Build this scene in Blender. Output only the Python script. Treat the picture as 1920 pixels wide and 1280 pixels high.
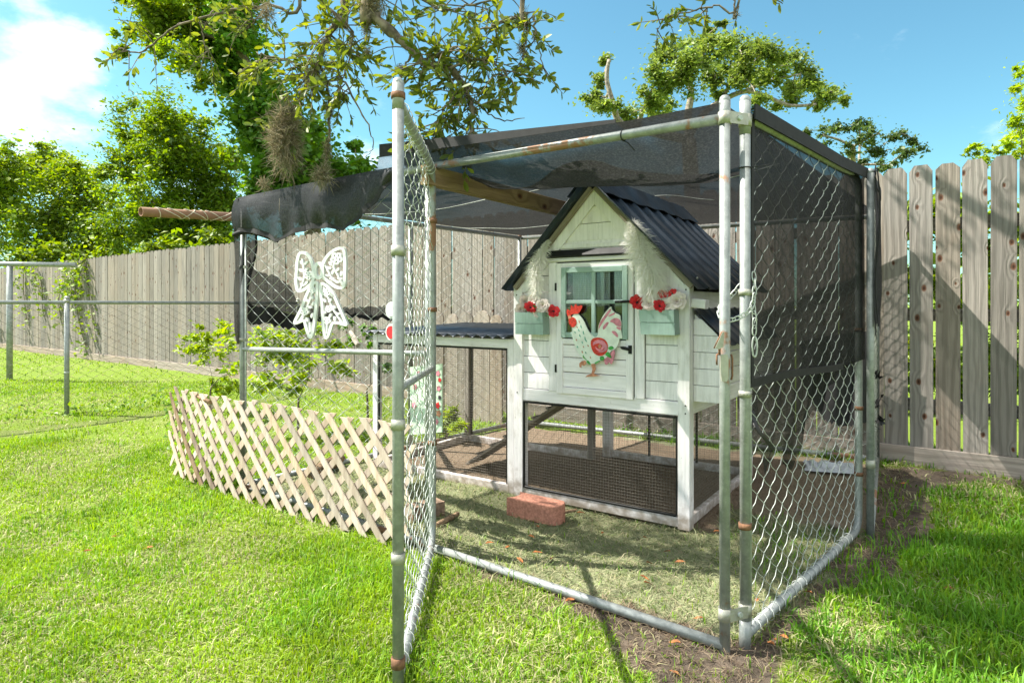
import bpy, math, random
import numpy as np
from mathutils import Vector, Matrix
SC = bpy.context.scene
for o in list(bpy.data.objects): bpy.data.objects.remove(o)
# ---------------------------------------------------------------- camera, sky, sun, exposure
H, F, HY, CX = 1.12, 1200.0, 572.0, 960.0        # eye height (m), focal length, horizon row and centre column of a 1920 x 1280 frame
cd = bpy.data.cameras.new('camera'); cam = bpy.data.objects.new('camera', cd); SC.collection.objects.link(cam)
cam.location = (0, 0, H); cam.rotation_euler = (math.pi / 2, 0, 0)
cd.sensor_width = 36; cd.lens = 36 * F / 1920; cd.shift_y = -(640 - HY) / 1920
cd.clip_start = .05; cd.clip_end = 2000
SC.camera = cam
SUN = Vector((.79, -.137, -1.0)).normalized()     # the way the light travels
sl = bpy.data.lights.new('sun', 'SUN'); sl.energy = 4.1; sl.angle = math.radians(.53); sl.color = (1, .95, .86)
so = bpy.data.objects.new('sun', sl); SC.collection.objects.link(so)
so.rotation_euler = SUN.to_track_quat('-Z', 'Y').to_euler()
SC.view_settings.view_transform = 'Standard'; SC.view_settings.look = 'None'
SC.view_settings.exposure = 1.9; SC.view_settings.gamma = 1
SC.view_settings.use_curve_mapping = False
SC.cycles.transparent_max_bounces = 24; SC.cycles.max_bounces = 8; SC.cycles.diffuse_bounces = 4
world = bpy.data.worlds.new('World'); SC.world = world; world.use_nodes = True
def make_world():
    nt = world.node_tree; N = nt.nodes; L = nt.links; N.clear()
    out = N.new('ShaderNodeOutputWorld'); bg = N.new('ShaderNodeBackground'); bg.inputs[1].default_value = .0635
    sky = N.new('ShaderNodeTexSky'); sky.sky_type = 'NISHITA'; sky.sun_disc = False
    sky.sun_elevation = math.asin(-SUN.z); sky.sun_rotation = math.atan2(-SUN.x, -SUN.y)
    sky.air_density = 1.0; sky.dust_density = .6; sky.ozone_density = 1.6
    tc = N.new('ShaderNodeTexCoord')
    tint = N.new('ShaderNodeMix'); tint.data_type = 'RGBA'; tint.blend_type = 'MULTIPLY'; tint.inputs[0].default_value = 1
    tint.inputs[7].default_value = (.62, .985, .89, 1); L.new(sky.outputs[0], tint.inputs[6])
    # cumulus: soft balls of cloud on the dome, broken up by noise
    nz = N.new('ShaderNodeTexNoise'); nz.inputs['Scale'].default_value = 7.5; nz.inputs['Detail'].default_value = 8; nz.inputs['Roughness'].default_value = .58
    mp = N.new('ShaderNodeMapping'); mp.inputs['Scale'].default_value = (1, 1, 1.9)
    L.new(tc.outputs['Generated'], mp.inputs[0]); L.new(mp.outputs[0], nz.inputs[0])
    nrm = N.new('ShaderNodeVectorMath'); nrm.operation = 'NORMALIZE'; L.new(tc.outputs['Generated'], nrm.inputs[0])
    total = None
    blobs = [(40, 150, .085, 1.0), (110, 160, .10, 1.0), (30, 185, .10, 1.), (175, 190, .06, .8), (60, 5, .05, .4), (-120, 150, .14, 1), (20, 320, .12, .6),
             (150, 300, .12, .5), (1640, 45, .045, .22), (1690, 75, .04, .2), (1875, 270, .05, .9), (1935, 245, .05, .8), (-500, 60, .3, .9), (1180, 255, .05, .3),
             (780, 430, .3, .45), (420, 430, .25, .45)]
    for (px, py, r, a) in blobs:
        d = Vector(((px - CX) / F, 1, (HY - py) / F)).normalized()
        vm = N.new('ShaderNodeVectorMath'); vm.operation = 'DISTANCE'; L.new(nrm.outputs[0], vm.inputs[0]); vm.inputs[1].default_value = d
        mr = N.new('ShaderNodeMapRange'); mr.inputs[1].default_value = 0; mr.inputs[2].default_value = r; mr.inputs[3].default_value = a; mr.inputs[4].default_value = 0
        L.new(vm.outputs['Value'], mr.inputs[0])
        if total is None: total = mr.outputs[0]
        else:
            mx = N.new('ShaderNodeMath'); mx.operation = 'MAXIMUM'; L.new(total, mx.inputs[0]); L.new(mr.outputs[0], mx.inputs[1]); total = mx.outputs[0]
    ad = N.new('ShaderNodeMath'); ad.operation = 'MULTIPLY_ADD'; L.new(nz.outputs[0], ad.inputs[0]); ad.inputs[1].default_value = 2.5; ad.inputs[2].default_value = -1.50
    a2 = N.new('ShaderNodeMath'); a2.operation = 'ADD'; L.new(ad.outputs[0], a2.inputs[0]); L.new(total, a2.inputs[1])
    mk = N.new('ShaderNodeMapRange'); mk.interpolation_type = 'SMOOTHSTEP'; mk.inputs[1].default_value = 0; mk.inputs[2].default_value = .55; L.new(a2.outputs[0], mk.inputs[0])
    gate = N.new('ShaderNodeMath'); gate.operation = 'MULTIPLY'; L.new(mk.outputs[0], gate.inputs[0])
    g2 = N.new('ShaderNodeMapRange'); g2.inputs[1].default_value = 0; g2.inputs[2].default_value = .12; L.new(total, g2.inputs[0]); g2.inputs[4].default_value = .34; L.new(g2.outputs[0], gate.inputs[1])
    # bright cumulus added outside the view to lift the shade; sky ahead stays clear
    n2 = N.new('ShaderNodeTexNoise'); n2.inputs['Scale'].default_value = 3.4; n2.inputs['Detail'].default_value = 7; n2.inputs['Roughness'].default_value = .55; L.new(mp.outputs[0], n2.inputs[0])
    f1 = N.new('ShaderNodeMapRange'); f1.interpolation_type = 'SMOOTHSTEP'; f1.inputs[1].default_value = .40; f1.inputs[2].default_value = .56; L.new(n2.outputs[0], f1.inputs[0])
    vd = N.new('ShaderNodeVectorMath'); vd.operation = 'DISTANCE'; L.new(nrm.outputs[0], vd.inputs[0]); vd.inputs[1].default_value = Vector((.03, 1, .30)).normalized()
    f2 = N.new('ShaderNodeMapRange'); f2.interpolation_type = 'SMOOTHSTEP'; f2.inputs[1].default_value = .80; f2.inputs[2].default_value = 1.08; L.new(vd.outputs['Value'], f2.inputs[0])
    f3 = N.new('ShaderNodeMath'); f3.operation = 'MULTIPLY'; L.new(f1.outputs[0], f3.inputs[0]); L.new(f2.outputs[0], f3.inputs[1])
    f4 = N.new('ShaderNodeMath'); f4.operation = 'MAXIMUM'; L.new(f3.outputs[0], f4.inputs[0]); L.new(gate.outputs[0], f4.inputs[1])
    gm = N.new('ShaderNodeMath'); gm.operation = 'MULTIPLY'; gm.inputs[1].default_value = .95; L.new(f4.outputs[0], gm.inputs[0])
    cc = N.new('ShaderNodeMix'); cc.data_type = 'RGBA'; L.new(nz.outputs[0], cc.inputs[0]); cc.inputs[6].default_value = (6., 6.3, 6.6, 1); cc.inputs[7].default_value = (14., 13.7, 13.2, 1)
    cl = N.new('ShaderNodeMix'); cl.data_type = 'RGBA'; L.new(gm.outputs[0], cl.inputs[0]); L.new(tint.outputs[2], cl.inputs[6]); L.new(cc.outputs[2], cl.inputs[7])
    L.new(cl.outputs[2], bg.inputs[0]); L.new(bg.outputs[0], out.inputs[0])
make_world()

# ---------------------------------------------------------------- helpers
rng = np.random.default_rng(7); random.seed(7)
COL = SC.collection
CAMP = Vector((0, 0, H))
def D(x, y, Z): return Vector(((x - CX) / F * Z, Z, H + (HY - y) / F * Z))           # a point Z metres ahead, seen at (x, y)
def G(x, y, z=0.0): return D(x, y, (H - z) * F / (y - HY))                          # the point at height z seen at (x, y)
def ONP(x, y, p0, n):                                                               # the point of a plane seen at (x, y)
    d = Vector(((x - CX) / F, 1, (HY - y) / F)); return CAMP + d * ((p0 - CAMP).dot(n) / d.dot(n))
MW = {}
def tag(o, label=None, cat=None, group=None, kind=None):
    if label: o['label'] = label
    if cat: o['category'] = cat
    if group: o['group'] = group
    if kind: o['kind'] = kind
    return o
def link(name, data, parent=None, mat4=None):
    o = bpy.data.objects.new(name, data); COL.objects.link(o)
    m = mat4 if mat4 is not None else Matrix.Identity(4)
    o.matrix_basis = m
    if parent is not None:
        o.parent = parent; o.matrix_parent_inverse = MW[parent.name].inverted()
    MW[o.name] = m.copy(); return o
def thing(name, loc, label, cat, group=None, rz=0.0):
    o = link(name, None, None, Matrix.Translation(Vector(loc)) @ Matrix.Rotation(rz, 4, 'Z'))
    o.empty_display_size = .1
    return tag(o, label, cat, group)
def mesh_np(name, v, faces, mat, smooth=False, col=None):
    """v (n,3); faces: list of (m,k) int arrays; col: (n,3) point colours"""
    me = bpy.data.meshes.new(name); v = np.asarray(v, np.float32)
    faces = [np.asarray(f, np.int32) for f in faces if len(f)]
    me.vertices.add(len(v)); me.vertices.foreach_set('co', v.ravel())
    nl = sum(f.size for f in faces); npoly = sum(len(f) for f in faces)
    me.loops.add(nl); me.loops.foreach_set('vertex_index', np.concatenate([f.ravel() for f in faces]))
    tot = np.concatenate([np.full(len(f), f.shape[1], np.int32) for f in faces]); st = np.concatenate([[0], np.cumsum(tot)[:-1]]).astype(np.int32)
    me.polygons.add(npoly); me.polygons.foreach_set('loop_start', st)
    me.update(calc_edges=True)
    if smooth: me.polygons.foreach_set('use_smooth', np.ones(npoly, bool))
    if col is not None:
        at = me.attributes.new('col', 'FLOAT_COLOR', 'POINT')
        at.data.foreach_set('color', np.concatenate([np.asarray(col, np.float32), np.ones((len(v), 1), np.float32)], 1).ravel())
    if mat is not None: me.materials.append(mat)
    me.validate(); return me
class MB:
    def __init__(s): s.v = []; s.f = []; s.sm = []
    def add(s, vs, fs, smooth=False):
        b = len(s.v); s.v += [tuple(p) for p in vs]; s.f += [tuple(i + b for i in f) for f in fs]; s.sm += [smooth] * len(fs); return s
    def box(s, a, b):
        (x0, y0, z0), (x1, y1, z1) = a, b
        return s.add([(x0,y0,z0),(x1,y0,z0),(x1,y1,z0),(x0,y1,z0),(x0,y0,z1),(x1,y0,z1),(x1,y1,z1),(x0,y1,z1)],
                     [(0,3,2,1),(4,5,6,7),(0,1,5,4),(1,2,6,5),(2,3,7,6),(3,0,4,7)])
    def tube(s, pts, r, n=8, closed=False, cap=True):
        pts = [Vector(p) for p in pts]; m = len(pts)
        rs = r if isinstance(r, (list, tuple)) else [r] * m
        nrm = None; vs = []
        for i, p in enumerate(pts):
            a = pts[i - 1] if (i > 0 or closed) else p; b = pts[(i + 1) % m] if (i < m - 1 or closed) else p
            t = (b - a); t = t.normalized() if t.length > 1e-9 else Vector((0, 0, 1))
            if nrm is None: nrm = t.orthogonal().normalized()
            else:
                nrm = nrm - t * nrm.dot(t); nrm = nrm.normalized() if nrm.length > 1e-6 else t.orthogonal().normalized()
            bn = t.cross(nrm)
            for k in range(n):
                an = 2 * math.pi * k / n; vs.append(p + (nrm * math.cos(an) + bn * math.sin(an)) * rs[i])
        fs = []
        for i in range(m if closed else m - 1):
            j = (i + 1) % m
            for k in range(n): fs.append((i * n + k, i * n + (k + 1) % n, j * n + (k + 1) % n, j * n + k))
        s.add(vs, fs, True)
        if cap and not closed:
            b = len(s.v) - m * n
            s.f += [tuple(b + k for k in range(n))[::-1], tuple(b + (m - 1) * n + k for k in range(n))]; s.sm += [False, False]
        return s
    def sphere(s, c, r, nu=10, nv=6, sc=(1, 1, 1)):
        c = Vector(c); vs = []; fs = []
        for j in range(nv + 1):
            th = math.pi * j / nv
            for i in range(nu):
                ph = 2 * math.pi * i / nu
                vs.append(c + Vector((math.sin(th) * math.cos(ph) * sc[0], math.sin(th) * math.sin(ph) * sc[1], math.cos(th) * sc[2])) * r)
        for j in range(nv):
            for i in range(nu):
                fs.append((j * nu + i, (j + 1) * nu + i, (j + 1) * nu + (i + 1) % nu, j * nu + (i + 1) % nu))
        return s.add(vs, fs, True)
    def prism(s, pts3, off):
        """closed outline of 3D points, thickened by the vector off (both ways faces)"""
        n = len(pts3); off = Vector(off); a = [Vector(p) for p in pts3]
        return s.add(a + [p + off for p in a], [tuple(range(n))[::-1], tuple(range(n, 2 * n))] + [(i, (i + 1) % n, n + (i + 1) % n, n + i) for i in range(n)])
    def mesh(s, name, mat):
        me = bpy.data.meshes.new(name); me.from_pydata(s.v, [], s.f)
        me.polygons.foreach_set('use_smooth', s.sm)
        if mat is not None: me.materials.append(mat)
        return me
    def build(s, name, mat, parent=None, mat4=None): return link(name, s.mesh(name, mat), parent, mat4)
_beam_cache = {}
def beam_mesh(w, t, L, mat, ch=.0025):
    key = (round(w, 4), round(t, 4), round(L, 3), mat.name, ch)
    if key in _beam_cache: return _beam_cache[key]
    c = min(ch, w * .3, t * .3); x, y = w / 2, t / 2
    ring = [(-x + c, -y), (x - c, -y), (x, -y + c), (x, y - c), (x - c, y), (-x + c, y), (-x, y - c), (-x, -y + c)]
    vs = [(a, b, 0) for a, b in ring] + [(a, b, L) for a, b in ring]
    fs = [tuple(range(8))[::-1], tuple(range(8, 16))] + [(i, (i + 1) % 8, 8 + (i + 1) % 8, 8 + i) for i in range(8)]
    me = bpy.data.meshes.new('beam'); me.from_pydata(vs, [], fs); me.materials.append(mat); _beam_cache[key] = me; return me
def beam(name, p0, p1, w, t, mat, parent=None, face=(0, -1, 0), ch=.0025):
    """board from p0 to p1 (its centre line); w = width, t = thickness measured along `face`"""
    p0 = Vector(p0); p1 = Vector(p1); z = p1 - p0; L = z.length; z.normalize()
    y = Vector(face); y = (y - z * y.dot(z))
    y = y.normalized() if y.length > 1e-5 else z.orthogonal().normalized()
    x = y.cross(z)
    m = Matrix(((x.x, y.x, z.x, p0.x), (x.y, y.y, z.y, p0.y), (x.z, y.z, z.z, p0.z), (0, 0, 0, 1)))
    return link(name, beam_mesh(w, t, L, mat, ch), parent, m)
def tubes_np(P, r, sides=4, ref=(0, 0, 1)):
    """many polylines at once: P (k, n, 3) -> verts, quads"""
    P = np.asarray(P, float); k, n, _ = P.shape
    T = np.gradient(P, axis=1); T /= np.linalg.norm(T, axis=2, keepdims=True) + 1e-12
    ref = np.broadcast_to(np.asarray(ref, float), P.shape)
    A = np.cross(T, ref); A /= np.linalg.norm(A, axis=2, keepdims=True) + 1e-12
    B = np.cross(T, A)
    an = 2 * np.pi * np.arange(sides) / sides
    r = np.asarray(r, float); r = r if r.ndim == 0 else r[..., None, None]
    V = P[:, :, None, :] + r * (np.cos(an)[None, None, :, None] * A[:, :, None, :] + np.sin(an)[None, None, :, None] * B[:, :, None, :])
    idx = np.arange(k * n * sides).reshape(k, n, sides); nx = np.roll(idx, -1, axis=2)
    Q = np.stack([idx[:, :-1], nx[:, :-1], nx[:, 1:], idx[:, 1:]], -1).reshape(-1, 4)
    return V.reshape(-1, 3), Q
def smooth_path(pts, n=6):
    pts = [Vector(p) for p in pts]; out = []
    for i in range(len(pts) - 1):
        p0 = pts[max(i - 1, 0)]; p1 = pts[i]; p2 = pts[i + 1]; p3 = pts[min(i + 2, len(pts) - 1)]
        for k in range(n):
            t = k / n; out.append(.5 * ((2 * p1) + (p2 - p0) * t + (2 * p0 - 5 * p1 + 4 * p2 - p3) * t * t + (3 * p1 - p0 - 3 * p2 + p3) * t ** 3))
    out.append(pts[-1]); return out
def inpoly(x, y, poly):
    r = np.zeros(x.shape, bool); n = len(poly)
    for i in range(n):
        x0, y0 = poly[i]; x1, y1 = poly[(i + 1) % n]
        c = ((y0 > y) != (y1 > y)); 
        with np.errstate(divide='ignore', invalid='ignore'): r ^= c & (x < (x1 - x0) * (y - y0) / (y1 - y0 + 1e-12) + x0)
    return r
def vnoise(x, y, s, seed=0):
    """cheap smooth value noise"""
    x = x / s + 100 + seed * 17.3; y = y / s + 100 + seed * 9.1
    xi = np.floor(x).astype(int); yi = np.floor(y).astype(int); fx = x - xi; fy = y - yi
    fx = fx * fx * (3 - 2 * fx); fy = fy * fy * (3 - 2 * fy)
    h = lambda a, b: np.modf(np.abs(np.sin(a * 127.1 + b * 311.7 + seed * 3.3) * 43758.5453))[0]
    return (h(xi, yi) * (1 - fx) + h(xi + 1, yi) * fx) * (1 - fy) + (h(xi, yi + 1) * (1 - fx) + h(xi + 1, yi + 1) * fx) * fy

# ---------------------------------------------------------------- materials
class NT:
    def __init__(s, name):
        s.m = bpy.data.materials.new(name); s.m.use_nodes = True; s.t = s.m.node_tree; s.t.nodes.clear()
        s.out = s.t.nodes.new('ShaderNodeOutputMaterial')
    def n(s, typ, ins=None, **kw):
        nd = s.t.nodes.new('ShaderNode' + typ)
        for k, v in kw.items(): setattr(nd, k, v)
        for k, v in (ins or {}).items():
            if hasattr(v, 'is_output') or isinstance(v, bpy.types.NodeSocket): s.t.links.new(v, nd.inputs[k])
            else: nd.inputs[k].default_value = v
        return nd
    def mix(s, a, b, f, mode='MIX'):
        nd = s.n('Mix', data_type='RGBA', blend_type=mode)
        for i, v in ((6, a), (7, b), (0, f)):
            if isinstance(v, bpy.types.NodeSocket): s.t.links.new(v, nd.inputs[i])
            elif i == 0: nd.inputs[0].default_value = v
            else: nd.inputs[i].default_value = (*v, 1) if len(v) == 3 else v
        return nd.outputs[2]
    def ramp(s, f, a, b, lo=0., hi=1.):
        return s.n('MapRange', {0: f, 1: a, 2: b, 3: lo, 4: hi}, interpolation_type='SMOOTHSTEP').outputs[0]
    def noise(s, vec, scale, detail=4, rough=.55, dist=0.): return s.n('TexNoise', {'Vector': vec, 'Scale': scale, 'Detail': detail, 'Roughness': rough, 'Distortion': dist})
    def mul(s, a, b): return s.n('Math', {0: a, 1: b}, operation='MULTIPLY').outputs[0]
    def add(s, a, b): return s.n('Math', {0: a, 1: b}, operation='ADD').outputs[0]
    def objvec(s, jitter=True):
        tc = s.n('TexCoord').outputs['Object']
        if not jitter: return tc
        r = s.n('ObjectInfo').outputs['Random']
        off = s.n('VectorMath', {0: (37., 91., 53.), 3: r}, operation='SCALE').outputs[0]
        return s.n('VectorMath', {0: tc, 1: off}, operation='ADD').outputs[0]
    def map(s, v, sc): return s.n('Mapping', {'Vector': v, 'Scale': sc}).outputs[0]
    def bump(s, h, st, d=.01): return s.n('Bump', {'Height': h, 'Strength': st, 'Distance': d}).outputs[0]
    def pbr(s, col, rough=.6, metal=0., normal=None, spec=.5):
        p = s.n('BsdfPrincipled')
        for k, v in (('Base Color', col), ('Roughness', rough), ('Metallic', metal), ('Specular IOR Level', spec)):
            if isinstance(v, bpy.types.NodeSocket): s.t.links.new(v, p.inputs[k])
            else: p.inputs[k].default_value = (*v, 1) if k == 'Base Color' else v
        if normal is not None: s.t.links.new(normal, p.inputs['Normal'])
        s.t.links.new(p.outputs[0], s.out.inputs[0]); return s.m
def m_galv(name, rust=.0, base=(.275, .295, .285)):
    t = NT(name); v = t.objvec()
    a = t.noise(v, 26, 5).outputs[0]; b = t.noise(v, 3.2, 4).outputs[0]; c = t.noise(v, 90, 2).outputs[0]
    dark = tuple(x * .72 for x in base)
    col = t.mix(base, dark, t.ramp(a, .35, .7)); col = t.mix(col, (.38, .395, .385), t.mul(t.ramp(c, .52, .7), .35))
    rm = t.ramp(t.add(b, t.mul(a, .35)), .92 - rust, .99 - rust)
    col = t.mix(col, t.mix((.17, .08, .045), (.27, .15, .085), a), rm)
    return t.pbr(col, t.ramp(rm, 0, 1, .46, .85), t.ramp(rm, 0, 1, .35, 0), t.bump(a, .15, .003))
def m_wood(name, light, dark, knot=True, grain=1.0, bump=.5, red=.0, mold=.0):
    t = NT(name); v = t.objvec()
    r = t.n('ObjectInfo').outputs['Random']
    sxyz = t.n('SeparateXYZ', {0: v}); kv = t.n('CombineXYZ', {0: t.mul(sxyz.outputs[0], 7.5), 1: t.mul(sxyz.outputs[2], 4.6)}).outputs[0]
    vo = t.n('TexVoronoi', {'Vector': kv, 'Scale': 1.0, 'Randomness': 1.0}, voronoi_dimensions='2D'); kd = vo.outputs['Distance']
    pres = t.ramp(t.n('SeparateColor', {0: vo.outputs['Color']}).outputs[0], .52, .56); big = t.ramp(t.n('SeparateColor', {0: vo.outputs['Color']}).outputs[1], 0, 1, .55, 1.25); kd = t.n('Math', {0: t.add(kd, t.mul(t.add(t.noise(v, 55, 2).outputs[0], -.5), .05)), 1: big}, operation='DIVIDE').outputs[0]
    near = t.mul(t.ramp(kd, .0, .42, 1, 0), pres)
    dist = t.n('VectorMath', {0: (.0, .0, .16), 3: near}, operation='SCALE').outputs[0]
    gx = t.n('VectorMath', {0: v, 1: dist}, operation='ADD').outputs[0] if knot else v
    # growth rings that bend round the knots
    warp = t.noise(t.map(gx, (5, 5, 1.1)), 1.0, 3).outputs[0]
    sx = t.n('SeparateXYZ', {0: gx}).outputs[0]
    ph = t.add(t.add(t.mul(sx, 150 * grain), t.mul(warp, 22)), t.mul(near, 7 if knot else 0))
    rings = t.add(t.mul(t.n('Math', {0: ph}, operation='SINE').outputs[0], .5), .5)
    fine = t.noise(t.map(gx, (160, 160, 3)), 1.0, 3, .6).outputs[0]
    blot = t.noise(t.map(v, (5, 5, 1.6)), 1.0, 4).outputs[0]
    col = t.mix(light, dark, t.mul(t.ramp(rings, .25, 1), .55)); col = t.mix(col, dark, t.ramp(fine, .45, .75, 0, .75))
    col = t.mix(col, tuple(x * .55 for x in dark), t.ramp(blot, .5, .85, 0, .6))
    if red: col = t.mix(col, (.36, .19, .10), t.mul(t.ramp(t.noise(v, 4.1, 3).outputs[0], .5, .72), red))
    if mold: col = t.mix(col, (.13, .15, .06), t.mul(t.ramp(t.noise(v, 6.3, 3).outputs[0], .5, .7), mold))
    hv = t.n('HueSaturation', {'Color': col, 'Value': t.ramp(r, 0, 1, .78, 1.16), 'Saturation': t.ramp(t.n('Math', {0: t.mul(r, 7.7)}, operation='FRACT').outputs[0], 0, 1, .65, 1.0)}).outputs[0]
    h = t.add(t.mul(rings, .5), fine)
    if knot:
        kk = t.mul(t.ramp(kd, .06, .125, 1, 0), pres); hv = t.mix(hv, (.10, .038, .016), t.mul(kk, .92)); hv = t.mix(hv, (.02, .010, .006), t.mul(t.mul(t.ramp(kd, .01, .07, 1, 0), pres), .9))
        h = t.add(h, t.mul(kk, -.6))
    return t.pbr(hv, .82, 0, t.bump(h, bump, .004), .25)
def m_paint(name, col, dirt=(.30, .27, .20), amt=.5, low=False):
    t = NT(name); v = t.objvec()
    a = t.noise(t.map(v, (14, 14, 5)), 1, 6, .62).outputs[0]; b = t.noise(v, 46, 4, .7).outputs[0]; st = t.noise(t.map(v, (60, 60, 4)), 1, 3).outputs[0]
    c = t.mix(col, tuple(x * .84 for x in col), t.ramp(st, .35, .7)); c = t.mix(c, dirt, t.mul(t.ramp(a, .52, .78), amt)); c = t.mix(c, tuple(x * .55 for x in dirt), t.mul(t.ramp(b, .62, .74), amt * .9))
    if low:   # splashed, rotting feet: soil colour that creeps up from the ground, its edge broken
        g = t.n('SeparateXYZ', {0: t.n('NewGeometry').outputs['Position']}).outputs[2]
        e = t.add(t.mul(g, -4.2), t.mul(t.noise(v, 22, 5).outputs[0], 1.25)); c = t.mix(c, (.22, .17, .12), t.ramp(e, -.1, .75, 0, .88))
    return t.pbr(c, .55, 0, t.bump(t.add(st, b), .22, .003), .35)
def m_flat(name, col, rough=.6, metal=0., var=.25, scale=30, spec=.4):
    t = NT(name); v = t.objvec(); a = t.noise(v, scale, 4).outputs[0]
    return t.pbr(t.mix(tuple(min(1, x * (1 + var)) for x in col), tuple(x * (1 - var) for x in col), t.ramp(a, .3, .7)), rough, metal, t.bump(a, .12, .003), spec)
def m_leaf(name, trans=.42, gloss=.12, attr=True, col=(.1, .2, .03)):
    t = NT(name)
    c = t.n('Attribute', attribute_name='col').outputs['Color'] if attr else t.mix(col, col, 0)
    d = t.n('BsdfDiffuse', {'Color': c}); tr = t.n('BsdfTranslucent', {'Color': t.n('HueSaturation', {'Color': c, 'Hue': .485, 'Saturation': 1.12, 'Value': 1.25}).outputs[0]})
    m1 = t.n('MixShader', {0: trans, 1: d.outputs[0], 2: tr.outputs[0]})
    g = t.n('BsdfGlossy', {'Color': (1, 1, 1, 1), 'Roughness': .5})
    m2 = t.n('MixShader', {0: gloss * .22, 1: m1.outputs[0], 2: g.outputs[0]})
    t.t.links.new(m2.outputs[0], t.out.inputs[0]); return t.m
def m_cloth(name, open_=.22, col=(.016, .017, .018), weave=900, gr=(.24, .52, .05)):
    t = NT(name); tc = t.n('TexCoord').outputs['Object']
    a = t.noise(tc, 5, 4).outputs[0]; f = t.noise(t.map(tc, (weave * .35, weave * .35, weave)), 1, 1).outputs[0]
    cc = t.mix(col, tuple(x * 2.4 for x in col), t.ramp(t.noise(tc, 120, 3).outputs[0], .4, .75))
    d = t.n('BsdfDiffuse', {'Color': cc}); tl = t.n('BsdfTranslucent', {'Color': cc}); gl = t.n('BsdfGlossy', {'Color': (.35, .36, .38, 1), 'Roughness': .5})
    m0 = t.n('MixShader', {0: .35, 1: d.outputs[0], 2: tl.outputs[0]})
    m1 = t.n('MixShader', {0: .07, 1: m0.outputs[0], 2: gl.outputs[0]})
    tr = t.n('BsdfTransparent')
    # a woven net closes up when it is looked at, or lit, along its surface
    fc = t.n('LayerWeight', {0: .5}).outputs['Facing']
    op = t.mul(t.add(t.ramp(a, .3, .7, open_ * .75, open_ * 1.25), t.ramp(f, .45, .65, -.06, .08)), t.ramp(fc, gr[0], gr[1], 1.0, gr[2]))
    m2 = t.n('MixShader', {0: op, 1: m1.outputs[0], 2: tr.outputs[0]})
    t.t.links.new(m2.outputs[0], t.out.inputs[0]); return t.m
M = dict(
    galv=m_galv('galvanised_pipe', .02), galvr=m_galv('galvanised_pipe_rusty', .17), band=m_galv('galvanised_band', .08, (.36, .36, .30)),
    wire=m_flat('galvanised_wire', (.38, .41, .38), .5, .3, .25, 60), wired=m_flat('dark_wire', (.10, .095, .085), .6, .2, .3, 60),
    rustpipe=m_galv('rusted_pipe', .40, (.42, .33, .24)), rust=m_flat('rust', (.15, .075, .04), .9, 0, .35, 60),
    picket=m_wood('weathered_picket', (.245, .212, .177), (.130, .111, .090), True, 1.0, .6, .08),
    kick=m_wood('kick_board', (.29, .235, .185), (.18, .138, .105), False, .6, .4, .18, .12),
    oldwood=m_wood('old_grey_wood', (.30, .25, .20), (.15, .12, .09), False, 1, .5), beamw=m_wood('yellow_pine', (.24, .165, .085), (.13, .08, .04), True, .8, .3),
    lattice=m_wood('lattice_wood', (.47, .375, .27), (.34, .25, .165), False, .8, .35, .1), latticeb=m_wood('lattice_brown', (.25, .16, .09), (.12, .07, .04), False, .8, .35),
    white=m_paint('white_paint', (.90, .86, .88), amt=.34), whitel=m_paint('white_paint_splashed', (.88, .84, .85), amt=.5, low=True), mint=m_paint('mint_paint', (.32, .44, .395), (.14, .22, .20), .55),
    navy=m_flat('navy_sheet_metal', (.022, .034, .050), .36, .2, .3, 8, .6), black=m_flat('black_metal', (.012, .012, .012), .5, .3), blackp=m_flat('black_plastic', (.014, .014, .015), .55),
    cloth=m_cloth('shade_net', .50, (.024, .024, .0235)), clothf=m_cloth('flap_net', .075, (.020, .021, .021), gr=(.2, .8, .5)), cloths=m_cloth('side_net', .23, (.008, .0085, .008), gr=(.40, .72, .50)), cloth2=m_cloth('shade_net_dense', .2, gr=(.2, .9, .4)), hem=m_flat('net_hem', (.010, .010, .011), .8, 0, .3),
    bow=m_flat('bow_white', (.57, .58, .565), .6, 0, .04), leaf=m_leaf('leaf', .44), blade=m_leaf('grass_blade', .38, .06), moss=m_leaf('moss_strand', .2, .02),
    bark=m_flat('bark', (.15, .125, .09), .95, 0, .5, 24, .2), barkl=m_flat('pale_bark', (.24, .21, .17), .95, 0, .45, 14, .2),
    brick=m_flat('red_brick', (.40, .185, .13), .92, 0, .25, 70, .2), brickd=m_flat('old_brick', (.20, .14, .10), .95, 0, .4, 40, .2),
    red=m_flat('red_petal', (.55, .015, .02), .6, 0, .4, 90), pale=m_flat('pale_petal', (.72, .62, .57), .7, 0, .1, 60), dark=m_flat('dark_centre', (.02, .012, .02), .7), green=m_flat('green_leaf', (.06, .22, .05), .6, 0, .3, 60),
    rwhite=m_flat('rooster_white', (.72, .77, .70), .5, 0, .1, 26), rred=m_flat('rooster_red', (.58, .035, .02), .45, 0, .35, 80), rorange=m_flat('rooster_orange', (.52, .22, .13), .5, 0, .3, 50), rpink=m_flat('rooster_pink', (.62, .22, .29), .5, 0, .25, 40),
    rteal=m_flat('rooster_teal', (.10, .35, .27), .5, 0, .3, 40), rgreen=m_flat('rooster_green', (.05, .33, .06), .5, 0, .3, 60),
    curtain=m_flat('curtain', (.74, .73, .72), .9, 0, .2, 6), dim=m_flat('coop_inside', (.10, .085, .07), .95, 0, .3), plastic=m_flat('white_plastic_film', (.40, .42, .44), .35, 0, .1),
    feather=m_leaf('feather', .30, .02, False, (.80, .79, .74)), deadleaf=m_flat('dead_leaf', (.30, .11, .03), .8, 0, .5, 40), twine=m_flat('twine', (.52, .46, .36), .9, 0, .2),
    bark2=m_flat('stick_bark', (.19, .13, .08), .95, 0, .5, 40, .2), litter=m_flat('litter', (.13, .095, .065), .98, 0, .5, 30, .1), sage=m_flat('painted_board', (.46, .58, .44), .7, 0, .1), )
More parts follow.
